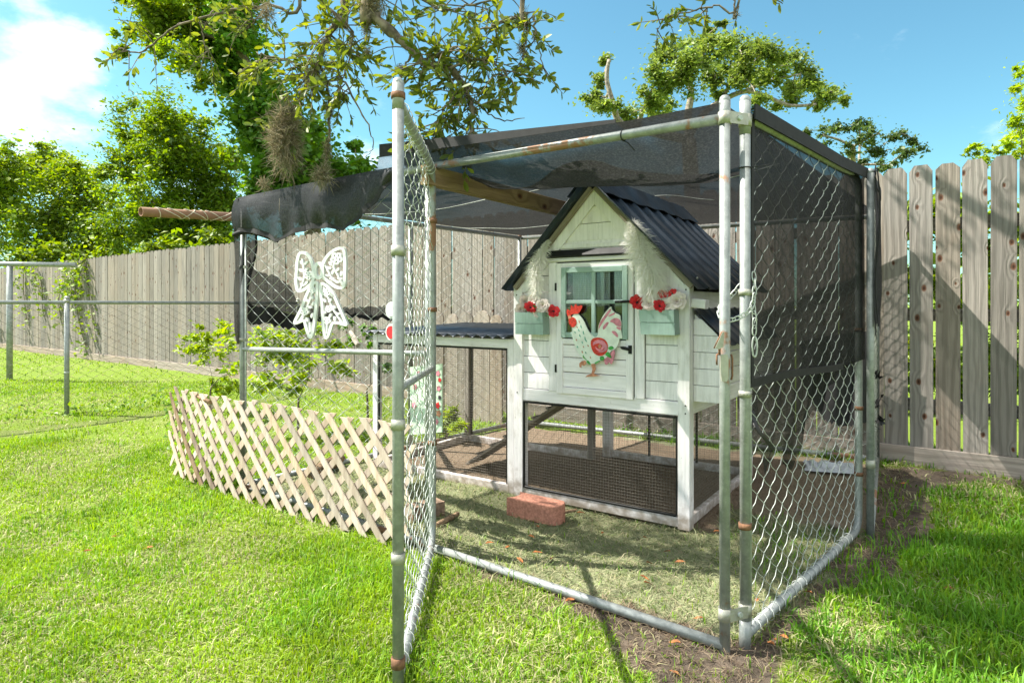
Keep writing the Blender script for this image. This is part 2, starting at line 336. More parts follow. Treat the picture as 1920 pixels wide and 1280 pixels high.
def m_glass():
    t = NT('window_glass'); g = t.n('BsdfGlossy', {'Color': (.9, .95, 1, 1), 'Roughness': .03}); tr = t.n('BsdfTransparent', {0: (.86, .9, .9, 1)})
    f = t.n('Fresnel', {0: 1.5}); mm = t.n('MixShader', {0: t.ramp(f.outputs[0], 0, 1, .04, 1), 1: tr.outputs[0], 2: g.outputs[0]}); t.t.links.new(mm.outputs[0], t.out.inputs[0]); return t.m
M['glass'] = m_glass()
def m_ground():
    t = NT('lawn_and_soil'); v = t.n('TexCoord').outputs['Object']; A = t.n('Attribute', attribute_name='col').outputs['Color']
    sp = t.n('SeparateColor', {0: A}); soil, dry, coop = sp.outputs[0], sp.outputs[1], sp.outputs[2]
    n1 = t.noise(v, 1.3, 5).outputs[0]; n2 = t.noise(v, 22, 6, .65).outputs[0]; n3 = t.noise(v, 120, 4, .7).outputs[0]
    g = t.mix((.11, .165, .022), (.18, .26, .032), n2); g = t.mix(g, (.22, .22, .09), t.ramp(n1, .5, .75, 0, .55)); g = t.mix(g, (.035, .05, .015), t.ramp(n3, .5, .72, 0, .7))
    s = t.mix((.07, .056, .044), (.155, .122, .092), n2); s = t.mix(s, (.25, .205, .15), t.ramp(n3, .55, .75, 0, .8)); s = t.mix(s, (.03, .022, .016), t.ramp(t.noise(v, 5, 4).outputs[0], .5, .75, 0, .75))
    d = t.mix((.20, .215, .12), (.30, .31, .18), n2); d = t.mix(d, (.13, .145, .08), t.ramp(n1, .45, .8)); d = t.mix(d, (.07, .06, .04), t.ramp(n3, .5, .7, 0, .6))
    c = t.mix(g, d, dry); c = t.mix(c, s, soil); c = t.mix(c, t.mix((.13, .097, .068), (.29, .22, .155), n3), coop)
    return t.pbr(c, .95, 0, t.bump(t.add(n3, n2), .7, .02), .1)
M['ground'] = m_ground()
# ---------------------------------------------------------------- where things stand
UP = Vector((0, 0, 1))
FR = Vector((.798, -.602, 0)); FN = Vector((-.602, -.798, 0))        # along the board fence (to the right) / out of its face
FQ = Vector((2.67 * H, 3.92 * H, 0))
KH = 1.57 * H                                                        # kennel height
P1f, P1s, P2, HN = G(1359, 1222), G(1397, 1212), G(455, 918), G(804, 1032)
P3, P3b, P4, P5 = G(1610, 1003), G(1632, 1010), G(1644, 868), G(978, 796)
FU = (P1f - P2).normalized(); FNV = Vector((FU.y, -FU.x, 0))         # kennel front: along, outward
CO = G(964, 928); CU = (G(1294, 995) - CO); CW_ = CU.length; CU.normalize(); CV = Vector((-CU.y, CU.x, 0))   # coop corner, along front, into depth
def C3(s, w, z): return CO + CU * s + CV * w + UP * z
def cf(x, y, w=0.0):                                                 # (s, z) on the coop front plane
    p = ONP(x, y, CO + CV * w, CV); return (p - CO).dot(CU), p.z
CD = 1.22
# ---------------------------------------------------------------- ground
def masks(x, y):
    """soil, dry turf, coop floor at ground points"""
    nx = x + (vnoise(x, y, .12, 1) - .5) * .16 + (vnoise(x, y, .035, 2) - .5) * .07; ny = y + (vnoise(x, y, .12, 3) - .5) * .16 + (vnoise(x, y, .035, 4) - .5) * .07
    g = lambda L: [(G(a, b).x, G(a, b).y) for a, b in L]
    cp = Vector((-4.09, 5.88, 0)) * H; path = (np.abs((nx - cp.x) * FR.x + (ny - cp.y) * FR.y - .74) < .15) & (nx < -2.1) & (nx > -9)
    soil = inpoly(nx, ny, g([(850, 1052), (1000, 1090), (1180, 1140), (1330, 1195), (1400, 1222), (1480, 1130), (1560, 1050), (1600, 1008), (1630, 985), (1640, 868), (1930, 897), (1930, 906), (1800, 905), (1745, 925), (1745, 985), (1720, 1050), (1640, 1085), (1570, 1140), (1510, 1200), (1500, 1300), (1240, 1330), (1120, 1180), (1000, 1110), (900, 1078)])).astype(float)
    soil = np.maximum(soil, path * .35)
    k = [P1f + FU * .02, P2, P5, P4, P3b, P1s]
    dry = inpoly(nx, ny, [(p.x, p.y) for p in k]).astype(float)
    rel = lambda a, b: ((nx - CO.x) * a.x + (ny - CO.y) * a.y)
    s = rel(CU, 0); w = rel(CV, 0)
    coop = ((s > -1.2) & (s < CW_ + .12) & (w > .10) & (w < 1.9)).astype(float)
    coop = np.maximum(coop, (dry > 0) * ((s > CW_ + .05) & (w > .5)) * .85)
    return soil, dry, coop
def axis(lo, a, b, hi, step, grow=1.18):
    L = list(np.arange(a, b, step)); d = step; x = b
    while x < hi: L.append(x); d *= grow; x += d
    L.append(hi); d = step; x = a - step; K = []
    while x > lo: K.append(x); d *= grow; x -= d
    K.append(lo); return np.array(K[::-1] + L)
def gz(x, y): return (vnoise(x, y, .9, 5) - .5) * .03 + (vnoise(x, y, .25, 6) - .5) * .012 - .004
def make_ground():
    xs = axis(-600, -3.2, 4.2, 600, .035, 1.16); ys = axis(-300, 1.4, 6.6, 900, .035, 1.16)
    X, Y = np.meshgrid(xs, ys); Z = gz(X, Y)
    Z *= np.clip(1.6 - (np.hypot(X, Y - 3) / 14), 0, 1)
    v = np.stack([X, Y, Z], -1).reshape(-1, 3); ny_, nx_ = X.shape
    i = np.arange(ny_ * nx_).reshape(ny_, nx_); q = np.stack([i[:-1, :-1], i[:-1, 1:], i[1:, 1:], i[1:, :-1]], -1).reshape(-1, 4)
    s, d, c = masks(X.ravel(), Y.ravel())
    me = mesh_np('ground', v, [q], M['ground'], True, np.stack([s, d, c], 1))
    o = link('ground', me); tag(o, 'flat back yard lawn with bare soil along the kennel', None, None, 'structure')
make_ground()
# grass: real blades, thinning out with distance
def blades(pts, h, wd, lean, colr, seed):
    r = np.random.default_rng(seed); n = len(pts)
    az = r.uniform(0, 2 * np.pi, n); d = np.stack([np.cos(az), np.sin(az), 0 * az], 1)
    sa = az + np.pi / 2 + r.normal(0, .5, n); sd = np.stack([np.cos(sa), np.sin(sa), 0 * sa], 1)
    b = np.concatenate([pts, gz(pts[:, 0], pts[:, 1])[:, None] - .004], 1)
    h = h[:, None]; wd = wd[:, None]; le = lean[:, None]; up = np.array([[0, 0, 1.]])
    mid = b + up * h * (.62 - .25 * le) + d * h * le * .35; tip = b + up * h * (1 - .62 * le) + d * h * le * 1.0
    v = np.stack([b - sd * wd, b + sd * wd, mid + sd * wd * .75, mid - sd * wd * .75, tip], 1).reshape(-1, 3)
    k = np.arange(n)[:, None] * 5
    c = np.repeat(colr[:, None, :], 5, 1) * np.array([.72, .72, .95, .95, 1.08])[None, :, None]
    return v, k + np.array([[0, 1, 2, 3]]), k + np.array([[3, 2, 4]]), c.reshape(-1, 3)
def scatter(n, zlo, zhi, seed, pw=1.0, xr=(-1.2, 1.1)):
    r = np.random.default_rng(seed); u = r.uniform(0, 1, n)
    z = np.sqrt(zlo ** 2 + (zhi ** 2 - zlo ** 2) * u ** pw); x = z * r.uniform(*xr, n); return np.stack([x, z], 1)
def make_grass():
    V = []; Q = []; T = []; CC = []; base = 0; r = np.random.default_rng(11)
    layers = [(225000, 1.25, 3.1, 1.0, .032, .0021), (160000, 3.1, 5.4, 1.0, .036, .0029), (95000, 5.4, 9.5, .9, .044, .0042), (50000, 9.5, 22, .8, .055, .009)]
    wq = (FQ.x, FQ.y)
    for li, (n, a, b, pw, hh, ww) in enumerate(layers):
        p = scatter(n, a, b, 20 + li, pw); s, d, c = masks(p[:, 0], p[:, 1])
        bf = (p[:, 0] - wq[0]) * FN.x + (p[:, 1] - wq[1]) * FN.y           # >0 on our side of the board fence
        left = ((p[:, 0] - P2.x) * FNV.x + (p[:, 1] - P2.y) * FNV.y > 0)
        tuft = vnoise(p[:, 0], p[:, 1], .22, 8); pat = vnoise(p[:, 0], p[:, 1], .7, 9) * .6 + vnoise(p[:, 0], p[:, 1], .2, 10) * .4
        keep = (c < .5) & ((d < .5) | (r.uniform(size=n) < .05)) & ((s < .5) | (r.uniform(size=n) < .08)) & (bf > -.6)
        # dead patches stay thin
        cp = Vector((-4.09, 5.88, 0)) * H; cdist = (p[:, 0] - cp.x) * FR.x + (p[:, 1] - cp.y) * FR.y     # distance this side of the chain link
        strip = (np.abs(cdist - .74 - .05 * np.sin(p[:, 0] * 3)) < .17) & (p[:, 0] < -2.0); pat = np.where(strip, 1.0, pat); keep &= ~(strip & (r.uniform(size=n) < .45))
        keep &= ~((pat > .62) & (r.uniform(size=n) < .35))
        p = p[keep]; tuft = tuft[keep]; pat = pat[keep]; m = len(p)
        rightside = p[:, 0] > .95
        h = hh * r.gamma(7, 1 / 7, m) * (.75 + .6 * tuft) * np.where(rightside, 1.4, .80)
        nearg = (np.abs(p[:, 0] + .25) < .5) & (p[:, 1] < 2.75); h *= np.where(nearg, 1.45, 1)
        lean = np.clip(r.normal(.5, .28, m), .02, 1.1)
        g0 = np.array([.265, .405, .018]); g1 = np.array([.12, .29, .024]); dead = np.array([.40, .39, .20]); 
        f = np.clip(r.normal(.35, .3, m) + (tuft - .5) * .7 + np.where(rightside, .55, 0), 0, 1)[:, None]; col = g0 * (1 - f) + g1 * f
        dd = (r.uniform(size=m) < np.clip(.10 + (pat - .40) * 1.5, .07, .62))[:, None]; col = np.where(dd, dead * r.uniform(.7, 1.2, (m, 1)), col)
        big = vnoise(p[:, 0], p[:, 1], .45, 14) * .6 + vnoise(p[:, 0], p[:, 1], .13, 15) * .4
        col = col * r.uniform(.72, 1.25, (m, 1)) * (.72 + .52 * big)[:, None]
        lean = np.where(dd[:, 0], np.clip(lean + .5, 0, 1.35), lean)
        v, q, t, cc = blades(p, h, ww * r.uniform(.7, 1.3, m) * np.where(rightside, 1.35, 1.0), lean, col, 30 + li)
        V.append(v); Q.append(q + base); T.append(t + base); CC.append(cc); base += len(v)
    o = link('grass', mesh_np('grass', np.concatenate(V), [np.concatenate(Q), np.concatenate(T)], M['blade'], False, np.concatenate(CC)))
    tag(o, 'short bright green lawn grass with dead straw', 'grass', None, 'stuff')
    # clippings: flat dull straw on the turf inside the kennel and on the bare soil
    p = np.concatenate([scatter(60000, 1.6, 4.6, 41, 1.0, (-.45, .62)), scatter(9000, 1.6, 4.6, 42, 1.0, (-.8, .8))]); s, d, c = masks(p[:, 0], p[:, 1])
    keep = ((d > .5) & (c < .5)) | ((s > .5) & (r.uniform(size=len(p)) < .5)) | ((c > .5) & (r.uniform(size=len(p)) < .22)); p = p[keep]; s = s[keep]; c = c[keep]; m = len(p)
    h = .045 * r.gamma(6, 1 / 6, m); lean = np.clip(r.normal(1.25, .18, m), .6, 1.5)
    pal = np.array([[.27, .30, .16], [.36, .37, .22], [.20, .25, .11], [.40, .36, .23], [.14, .19, .07]]); col = pal[r.integers(0, 5, m)] * r.uniform(.7, 1.25, (m, 1))
    soilpal = np.array([[.24, .18, .12], [.33, .27, .18], [.14, .10, .07]]); on = ((s > .5) | (c > .5))[:, None]; col = np.where(on, soilpal[r.integers(0, 3, m)] * r.uniform(.7, 1.2, (m, 1)), col)
    v, q, t, cc = blades(p, h, .0016 * r.uniform(.7, 1.4, m), lean, col, 43)
    o = link('grass_clippings', mesh_np('grass_clippings', v, [q, t], M['blade'], False, cc)); tag(o, 'dry grey green clippings covering the kennel floor', 'clippings', None, 'stuff')
make_grass()
# ---------------------------------------------------------------- board fence
def fence_pt(t, z=0., out=0.): return FQ + FR * t + FN * out + UP * z
def make_fence():
    root = thing('board_fence', fence_pt(0), 'long weathered grey dog-eared picket fence behind the coop', 'fence', None, math.atan2(FR.y, FR.x))
    meshes = []
    w = .1445; L = 1.87 * H - .125
    for k in range(6):
        c = .030 + .004 * (k % 3); ww = w * (1 - .015 * (k % 4)); e = .045 - .004 * (k % 3); x = ww / 2
        ring = [(-x, 0), (x, 0), (x, L - e), (x - c, L), (-x + c, L), (-x, L - e)]
        n = len(ring); vs = [(a, -.008, b) for a, b in ring] + [(a, .008, b) for a, b in ring]
        me = bpy.data.meshes.new('picket'); me.from_pydata(vs, [], [tuple(range(n)), tuple(range(n, 2 * n))[::-1]] + [(i + n, (i + 1) % n + n, (i + 1) % n, i) for i in range(n)])
        me.materials.append(M['picket']); meshes.append(me)
    t = 2.85; i = 0
    while t > -20.6:
        j = random.uniform
        m = Matrix.Translation(fence_pt(t, .125 + j(-.012, .008), j(-.003, .003))) @ Matrix.Rotation(math.atan2(FR.y, FR.x), 4, 'Z') @ Matrix.Rotation(j(-.006, .006), 4, 'Y')
        link('picket', random.choice(meshes), root, m); t -= .1500 + j(-.003, .004); i += 1
    t = 2.92
    while t > -20.6:
        a, b = t, max(t - 2.44, -20.65); beam('kick_board', fence_pt(a, .058, .012), fence_pt(b + .006, .058 + random.uniform(-.006, .006), .012), .142, .036, M['kick'], root, FN); t -= 2.44
    for z in (.42, 1.05, 1.68):
        t = 2.92
        while t > -20.6: beam('rail', fence_pt(t, z, -.036), fence_pt(max(t - 4.88, -20.65) + .004, z, -.036), .085, .036, M['oldwood'], root, FN); t -= 4.88
    t = 2.74
    while t > -20.6: beam('post', fence_pt(t, -.2, -.105), fence_pt(t, 1.95, -.105), .09, .09, M['oldwood'], root, FN); t -= 2.44
make_fence()
# ---------------------------------------------------------------- chain link
def chain_np(A, B, z0, z1, nrm, w=.068, hh=.080, d=.0035, r=.0015, warp=None, sides=4, x0=0.):
    A = np.array(A); B = np.array(B); al = B - A; L = np.linalg.norm(al[:2]); al = al / L; nrm = np.array(nrm)
    nw = int((L - x0) / w); K = int((z1 - z0) / (hh / 2))
    i = np.arange(nw)[:, None]; k2 = np.arange(2 * K + 1)[None, :]; k = k2 / 2
    tri = (np.abs((k % 2) - 1) * 2 - 1) * np.where(i % 2 == 0, 1, -1)      # zig-zag -1..1, neighbours meet
    x = x0 + (i + .5) * w + tri * (w / 2 + .0012); z = z0 + k * hh / 2 + 0 * i
    y = np.where(k2 % 2 == 1, np.where((k2 // 2 + i) % 2 == 0, d, -d), 0.)
    if warp is not None: dx, dy = warp(x, z); x = x + dx; y = y + dy
    P = A[None, None] + x[..., None] * al + y[..., None] * nrm; P[..., 2] = z
    ref = np.broadcast_to(nrm, P.shape)
    return tubes_np(P, r, sides, ref)
def chain(name, A, B, z0, z1, nrm, parent, mat=None, **kw):
    v, q = chain_np(A, B, z0, z1, nrm, **kw); return link(name, mesh_np(name, v, [q], mat or M['wire'], True), parent)
def far_chain_fence():
    a = Vector((-4.09, 5.88, 0)) * H; u = -FN; n = Vector((u.y, -u.x, 0)); zt = 1.025 * H
    root = thing('chain_link_fence', a, 'low galvanised chain link fence crossing the lawn to the board fence', 'fence')
    e = a + u * (2.47 * H); b = a - u * (3.0 * H)
    MB().tube([b + UP * zt, e + UP * zt], .0195, 10).build('top_rail', M['galv'], root)
    for t in (-2.6 * H, 0, 2.44 * H):
        p = a + u * t; o = MB().tube([p - UP * .1, p + UP * (zt + .035)], .024, 10).build('post', M['galv'], root)
        MB().sphere(p + UP * (zt + .045), .026, 8, 5, (1, 1, .8)).tube([p + UP * (zt + .0), p + UP * (zt + .03)], .028, 10).build('post_cap', M['band'], o)
        MB().tube([p + UP * .42, p + UP * .435], .0255, 10).build('tie_band', M['wire'], o)
    chain('wire_mesh', b, e, .05, zt, n, root, M['wired'], w=.075, hh=.085, r=.0016)
far_chain_fence()
def clothes_pole():
    p = G(18, 713); top = 1.55 * H
    root = thing('clothesline_pole', p, 'tall T shaped clothesline pole of pale rusting pipe on far lawn', 'pole')
    MB().tube([p - UP * .1, p + UP * (top - .03)], .040, 12).build('upright', M['galv'], root)
    MB().tube([p + Vector((-.9, -.12, top + .0)), p + Vector((.91, .12, top - .01))], .036, 12).build('crossbar', M['galvr'], root)
clothes_pole()
# ---------------------------------------------------------------- kennel
PR = .0172
def arc_corner(a, c, b, r, n=5):
    d0 = (a - c).normalized(); d1 = (b - c).normalized(); out = []
    p0 = c + d0 * r; p1 = c + d1 * r
    for i in range(n + 1):
        t = i / n; out.append(p0 * (1 - t) ** 2 + c * (2 * t * (1 - t)) + p1 * t * t)
    return out
def band(p, r=PR, parent=None, h=.022, mat='band', name='tension_band'):
    return MB().tube([p - UP * h / 2, p + UP * h / 2], r * 1.22, 12).build(name, M[mat], parent)
kennel = thing('dog_kennel', (P1f + P2) * .5, 'square galvanised chain link dog kennel standing round the coop with open gate', 'kennel')
def ring_ties(parent, A, B, z, step, R, name='lacing_wire'):
    """lacing loops round a rail"""
    L = (B - A).length; n = int(L / step); u = (B - A).normalized(); P = []
    for i in range(n):
        c = A + u * (i + .5) * step + UP * z; sd = u.cross(UP).normalized(); pts = []
        for k in range(11):
            an = 2 * math.pi * k / 10; pts.append(c + (sd * math.cos(an) + UP * math.sin(an)) * R + u * (.018 * math.sin(an / 2) - .009))
        P.append(pts)
    v, q = tubes_np(np.array([[tuple(p) for p in l] for l in P]), .0016, 4, tuple(u)); o = link(name, mesh_np(name, v, [q], M['wire'], True), parent); tag(o, kind='stuff'); return o
def front_panel():
    A, B = P2, HN; f = MB(); zt = KH
    o = f.tube([A - UP * .02, A + UP * zt], PR, 12).tube([B, B + UP * zt], PR, 12).build('panel_frame', M['galv'], kennel)
    MB().tube([A + UP * (zt - .01), B + UP * (zt - .01)], PR, 12).build('top_rail', M['galv'], o); MB().tube([A + UP * .03, B + UP * .03], PR, 12).build('bottom_rail', M['galvr'], o)
    MB().tube([ONP(457, 654, P2, FNV), ONP(737, 661, P2, FNV), ONP(800, 663, P2, FNV)], .0135, 10).build('mid_rail', M['galv'], o)
    MB().tube([A + FU * .035 + UP * .05, A + FU * .035 + UP * (zt - .05)], .006, 6).build('tension_bar', M['wire'], o)
    for z in (.35, .91, 1.35): band(A + UP * z, PR, o, .02); MB().box((-.002, -.011, -.008), (.04, .011, .008)).build('tie', M['band'], o, Matrix.Translation(A + UP * z) @ Matrix.Rotation(math.atan2(FU.y, FU.x), 4, 'Z'))
    chain('wire_mesh', A + FU * .03, B, .04, zt - .01, FNV, o, w=.072, hh=.088)
front_panel()
GE = Vector((-.3325, 1.87, 0)); GH = G(811, 1037); GT = 1.745
def gate():
    n = Vector((GH.y - GE.y, -(GH.x - GE.x), 0)).normalized(); u = (GH - GE).normalized()
    z0, z1 = .035, GT; a0, a1 = GE + UP * z0, GE + UP * z1; b0, b1 = GH + UP * (z0 + .02), GH + UP * (z1 - .015)
    o = MB().tube([GE + UP * .0, GE + UP * (z1 + .02)], PR, 14).build('gate_frame', M['galv'], kennel)
    tag(o, 'gate swung open towards the camera')
    MB().sphere(GE + UP * (z1 + .022), PR * 1.06, 12, 6).tube([GE + UP * (z1 - .055), GE + UP * (z1 + .022)], PR * 1.05, 14).build('post_cap', M['galv'], o)
    path = [a1 - UP * .03 + u * .004] + arc_corner(a1 - UP * .03, b1, b0, .13) + arc_corner(b1, b0, a0, .09) + [a0]
    MB().tube(path, PR * .92, 12).build('bent_rail', M['galvr'], o)
    MB().tube([GE + UP * .875, GH + UP * .835], .0125, 10).build('mid_rail', M['galv'], o)
    for y in (180, 470, 795, 1045, 1240): z = H + (HY - y) / F * GE.y; band(GE + UP * z, PR, o, .030 if y != 180 else .018, 'rust' if y in (180, 1240) else 'band')
    for z in (.5, 1.1, 1.5): band(GH + UP * z, PR, o, .02, 'rust', 'hinge_band')
    MB().tube([GE + u * .035 + UP * .06, GE + u * .035 + UP * (z1 - .1)], .005, 6).build('tension_bar', M['wire'], o)
    def warp(x, z): return (np.sin(z * 9 + x * 3) * .004, np.sin(z * 3.1) * .010 + np.sin(x * 5 + z * 7) * .006)
    chain('wire_mesh', GE + u * .03, GH, .05, z1 - .04, n, o, w=.066, hh=.082, d=.006, r=.0015, warp=warp, sides=6)
    ring_ties(o, GE + u * .05, GH - u * .05, z1 - .03, .07, PR * 1.35); ring_ties(o, GE + u * .05, GH - u * .05, .045, .06, PR * 1.35)
gate()
def doorway():
    o = MB().tube([P1f - UP * .03, P1f + UP * (KH + .02)], PR, 14).build('door_post', M['galvr'], kennel); MB().sphere(P1f + UP * (KH + .022), PR * 1.08, 12, 6).tube([P1f + UP * (KH - .05), P1f + UP * (KH + .02)], PR * 1.06, 14).build('post_cap', M['galvr'], o)
    MB().tube([HN + UP * .022, P1f + UP * .022], PR, 12).build('bottom_rail', M['galv'], kennel); MB().tube([HN + UP * (KH - .01), P1f + UP * (KH - .035)], PR, 12).build('top_rail', M['galvr'], kennel)
    s = MB().tube([P1s - UP * .02, P1s + UP * (KH + .03)], PR, 14).build('corner_post', M['galv'], kennel); MB().sphere(P1s + UP * (KH + .032), PR * 1.1, 12, 6).tube([P1s + UP * (KH - .08), P1s + UP * (KH + .03)], PR * 1.08, 14).build('post_cap', M['galvr'], s)
    MB().tube([P1s - UP * .02, P1s + UP * .09], PR * 1.12, 14).build('sleeve', M['galv'], s)
    for y in (548, 738, 985): band(ONP(1397, y, P1s, Vector((0, 1, 0))), PR, s, .020, 'rust' if y == 985 else 'band')
    for y, mt in ((222, 'galvr'), (1150, 'galvr')):           # saddle clamps that bolt the two posts together
        z = H + (HY - y) / F * P1f.y; c = (P1f + P1s) * .5 + UP * z; u = (P1s - P1f); L = u.length; an = math.atan2(u.y, u.x)
        m = Matrix.Translation(c) @ Matrix.Rotation(an, 4, 'Z'); hw = L / 2
        k = MB().tube([(-hw, 0, -.02), (-hw, 0, .02)], PR * 1.25, 14).tube([(hw, 0, -.02), (hw, 0, .02)], PR * 1.25, 14).box((-hw, -.0205, -.019), (hw, -.0165, .019)).build('saddle_clamp', M['band'], kennel, m)
        MB().tube([(0, -.0285, 0), (0, -.015, 0)], .0085, 10).build('bolt', M['wire'], k, m)
doorway()
def side_panel():
    A, B = P1s, P3; u = (B - A).normalized(); n = Vector((u.y, -u.x, 0))
    a0, a1, b0, b1 = A + UP * .04, A + UP * (KH - .02), B + UP * .03, B + UP * (KH - .02)
    o = MB().tube([a0] + arc_corner(a0, b0, b1, .10) + arc_corner(b0, b1, a1, .09) + [a1], PR, 12).build('side_frame', M['galv'], kennel)
    MB().tube([A + u * .04 + UP * .06, A + u * .04 + UP * (KH - .1)], .006, 6).build('tension_bar', M['wire'], o)
    def warp(x, z): return (np.sin(z * 5) * .004, np.sin(x * 6 + z * 2) * .004)
    chain('wire_mesh', A + u * .03, B, .05, KH - .03, n, o, w=.060, hh=.086, r=.00145, d=-.005, sides=5, warp=warp)
    ring_ties(o, A + u * .06, B - u * .1, .035, .058, PR * 1.3)
    for z in (.30, .62, 1.0): band(B + UP * z, PR, o, .018, 'rust')
    A, B = P3b, P4; u = (B - A).normalized(); n = Vector((u.y, -u.x, 0)); a0, a1, b0, b1 = A + UP * .02, A + UP * KH, B + UP * .03, B + UP * (KH - .02)
    o = MB().tube([a0 - UP * .03, a1], PR, 12).tube([b0, b1], PR, 10).tube([a1 - UP * .02, b1], PR, 10).build('side_frame', M['galv'], kennel); MB().tube([a0 + UP * .01, b0], PR, 10).build('bottom_rail', M['galvr'], o)
    chain('wire_mesh', A, B, .04, KH, n, o, w=.064, hh=.085, r=.0017, d=.006)
    band(A + UP * .36, PR, o, .04); MB().sphere(A + UP * KH, PR * 1.1, 10, 6).build('post_cap', M['galv'], o)
    for A, B, nm in ((P4, P5, 'back_frame'), (P5 - (P5 - P2).normalized() * .03, P2, 'back_frame')):
        u = (B - A).normalized(); n = Vector((u.y, -u.x, 0)); L = (B - A).length
        o = MB().tube([A, A + UP * KH], PR, 10).tube([A + UP * (KH - .01), B + UP * (KH - .01)], PR, 10).build(nm, M['galv'], kennel); MB().tube([A + UP * .03, B + UP * .03], PR * 1.05, 10).build('bottom_rail', M['galvr'], o)
        for t in (.5,): MB().tube([A + u * L * t, A + u * L * t + UP * KH], PR, 10).build('mid_post', M['galv'], o)
        chain('wire_mesh', A, B, .04, KH, n, o, w=.072, hh=.088, r=.0017); MB().sphere(A + UP * KH, PR * 1.2, 8, 5).build('post_cap', M['galvr'], o)
side_panel()
# ---------------------------------------------------------------- gate chain, latch
def chain_links():
    yn = Vector((0, 1, 0)); q0 = P1s
    def at(x, y, dz): return D(x, y, P1s.y + dz)
    path = smooth_path([at(1413, 512, -.01), at(1415, 540, -.02), at(1411, 572, -.025), at(1399, 588, -.030), at(1372, 600, -.032), at(1354, 598, -.03), at(1348, 585, -.01), at(1352, 572, .02), at(1374, 552, .035), at(1390, 532, .03)], 5)
    root = thing('gate_chain', D(1399, 588, P1s.y - .03), 'galvanised chain looped round the two front posts with a hanging snap hook', 'chain')
    def run(path, step=.0235):
        L = [0]
        for a, b in zip(path, path[1:]): L.append(L[-1] + (b - a).length)
        n = int(L[-1] / step); s = []
        for i in range(n + 1):
            d = i * step; k = max(j for j in range(len(L)) if L[j] <= d + 1e-9); k = min(k, len(path) - 2); t = (d - L[k]) / max(L[k + 1] - L[k], 1e-6); s.append(path[k].lerp(path[k + 1], t))
        for i in range(n):
            a, b = s[i], s[i + 1]; t = (b - a).normalized(); c = (a + b) / 2; side = t.cross(yn if i % 2 == 0 else UP.cross(t).normalized() + yn * .2).normalized()
            hl = .0165; hw = .0062; pts = []
            for k in range(12):
                an = 2 * math.pi * k / 12; pts.append(c + t * (hl * (1 if math.cos(an) > 0 else -1) * min(1, abs(math.cos(an)) * 1.25)) + side * hw * math.sin(an))
            MB().tube(pts, .0022, 6, True).build('link', M['wire'], root)
    run(path); run([at(1412, 572, -.02), at(1415, 600, -.024), at(1414, 632, -.024)])
    c = at(1415, 650, -.024); pts = [c + Vector((.008 * math.sin(a), 0, .033 * math.cos(a))) for a in [2 * math.pi * i / 16 for i in range(16)]]
    MB().tube(pts, .0030, 8, True).build('snap_hook', M['wire'], root)
    # fork latch on the door post
    y0 = P1f.y - .018; lt = thing('gate_latch', D(1358, 690, y0), 'rust edged white fork latch fixed to the front post', 'latch')
    pl = lambda L, dz=0: [D(a, b, y0 - dz) for a, b in L]
    MB().prism(pl([(1350, 664), (1362, 664), (1364, 672), (1364, 708), (1361, 715), (1352, 714), (1349, 690)]), (0, -.010, 0)).build('plate', M['band'], lt)
    MB().tube(pl([(1363, 666), (1365, 675), (1365, 706), (1361, 714)], .004), .0028, 6).build('rust_edge', M['rust'], lt)
    MB().prism(pl([(1339, 652), (1353, 622), (1356, 623), (1354, 650), (1346, 654)]), (0, -.012, 0)).build('tongue', M['band'], lt); MB().tube(pl([(1339, 653), (1346, 638), (1354, 622)], .006), .0028, 6).build('rust_edge', M['rust'], lt)
    MB().tube(pl([(1349, 652), (1349, 664)]), .004, 6).tube(pl([(1344, 664), (1344, 684)]), .003, 6).tube(pl([(1344, 664), (1350, 664)]), .003, 6).build('pivot', M['rust'], lt)
    MB().tube(pl([(1371, 664), (1373, 672), (1373, 704), (1371, 712)], -.02), .0032, 6).build('back_fork', M['rust'], lt)
chain_links()
# ---------------------------------------------------------------- shade net over the kennel
def sheet(name, P, mat, parent=None, drop=None):
    P = np.asarray(P); a, b, _ = P.shape; i = np.arange(a * b).reshape(a, b)
    q = np.stack([i[:-1, :-1], i[:-1, 1:], i[1:, 1:], i[1:, :-1]], -1).reshape(-1, 4)
    if drop is not None: q = q[~drop[:-1, :-1].ravel()]
    return link(name, mesh_np(name, P.reshape(-1, 3), [q], mat, True), parent)
def ribbon(pts, wvec, th, nvec):
    """flat strip along pts, wvec wide, th thick"""
    m = MB(); n = len(pts); vs = []
    wf = wvec if callable(wvec) else (lambda i: Vector(wvec)); nv = Vector(nvec) * th
    for i, p in enumerate(pts): w = wf(i); vs += [p - w / 2, p + w / 2, p + w / 2 + nv, p - w / 2 + nv]
    fs = [(0, 1, 2, 3), tuple(4 * (n - 1) + k for k in (3, 2, 1, 0))]
    for i in range(n - 1):
        for k in range(4): fs.append((4 * i + k, 4 * i + (k + 1) % 4, 4 * i + 4 + (k + 1) % 4, 4 * i + 4 + k)[::-1])
    return m.add(vs, fs)
net = thing('shade_net', (P1f + P2) * .5 + UP * KH, 'black see-through shade net sagging over the kennel roof and front corner', 'shade net')
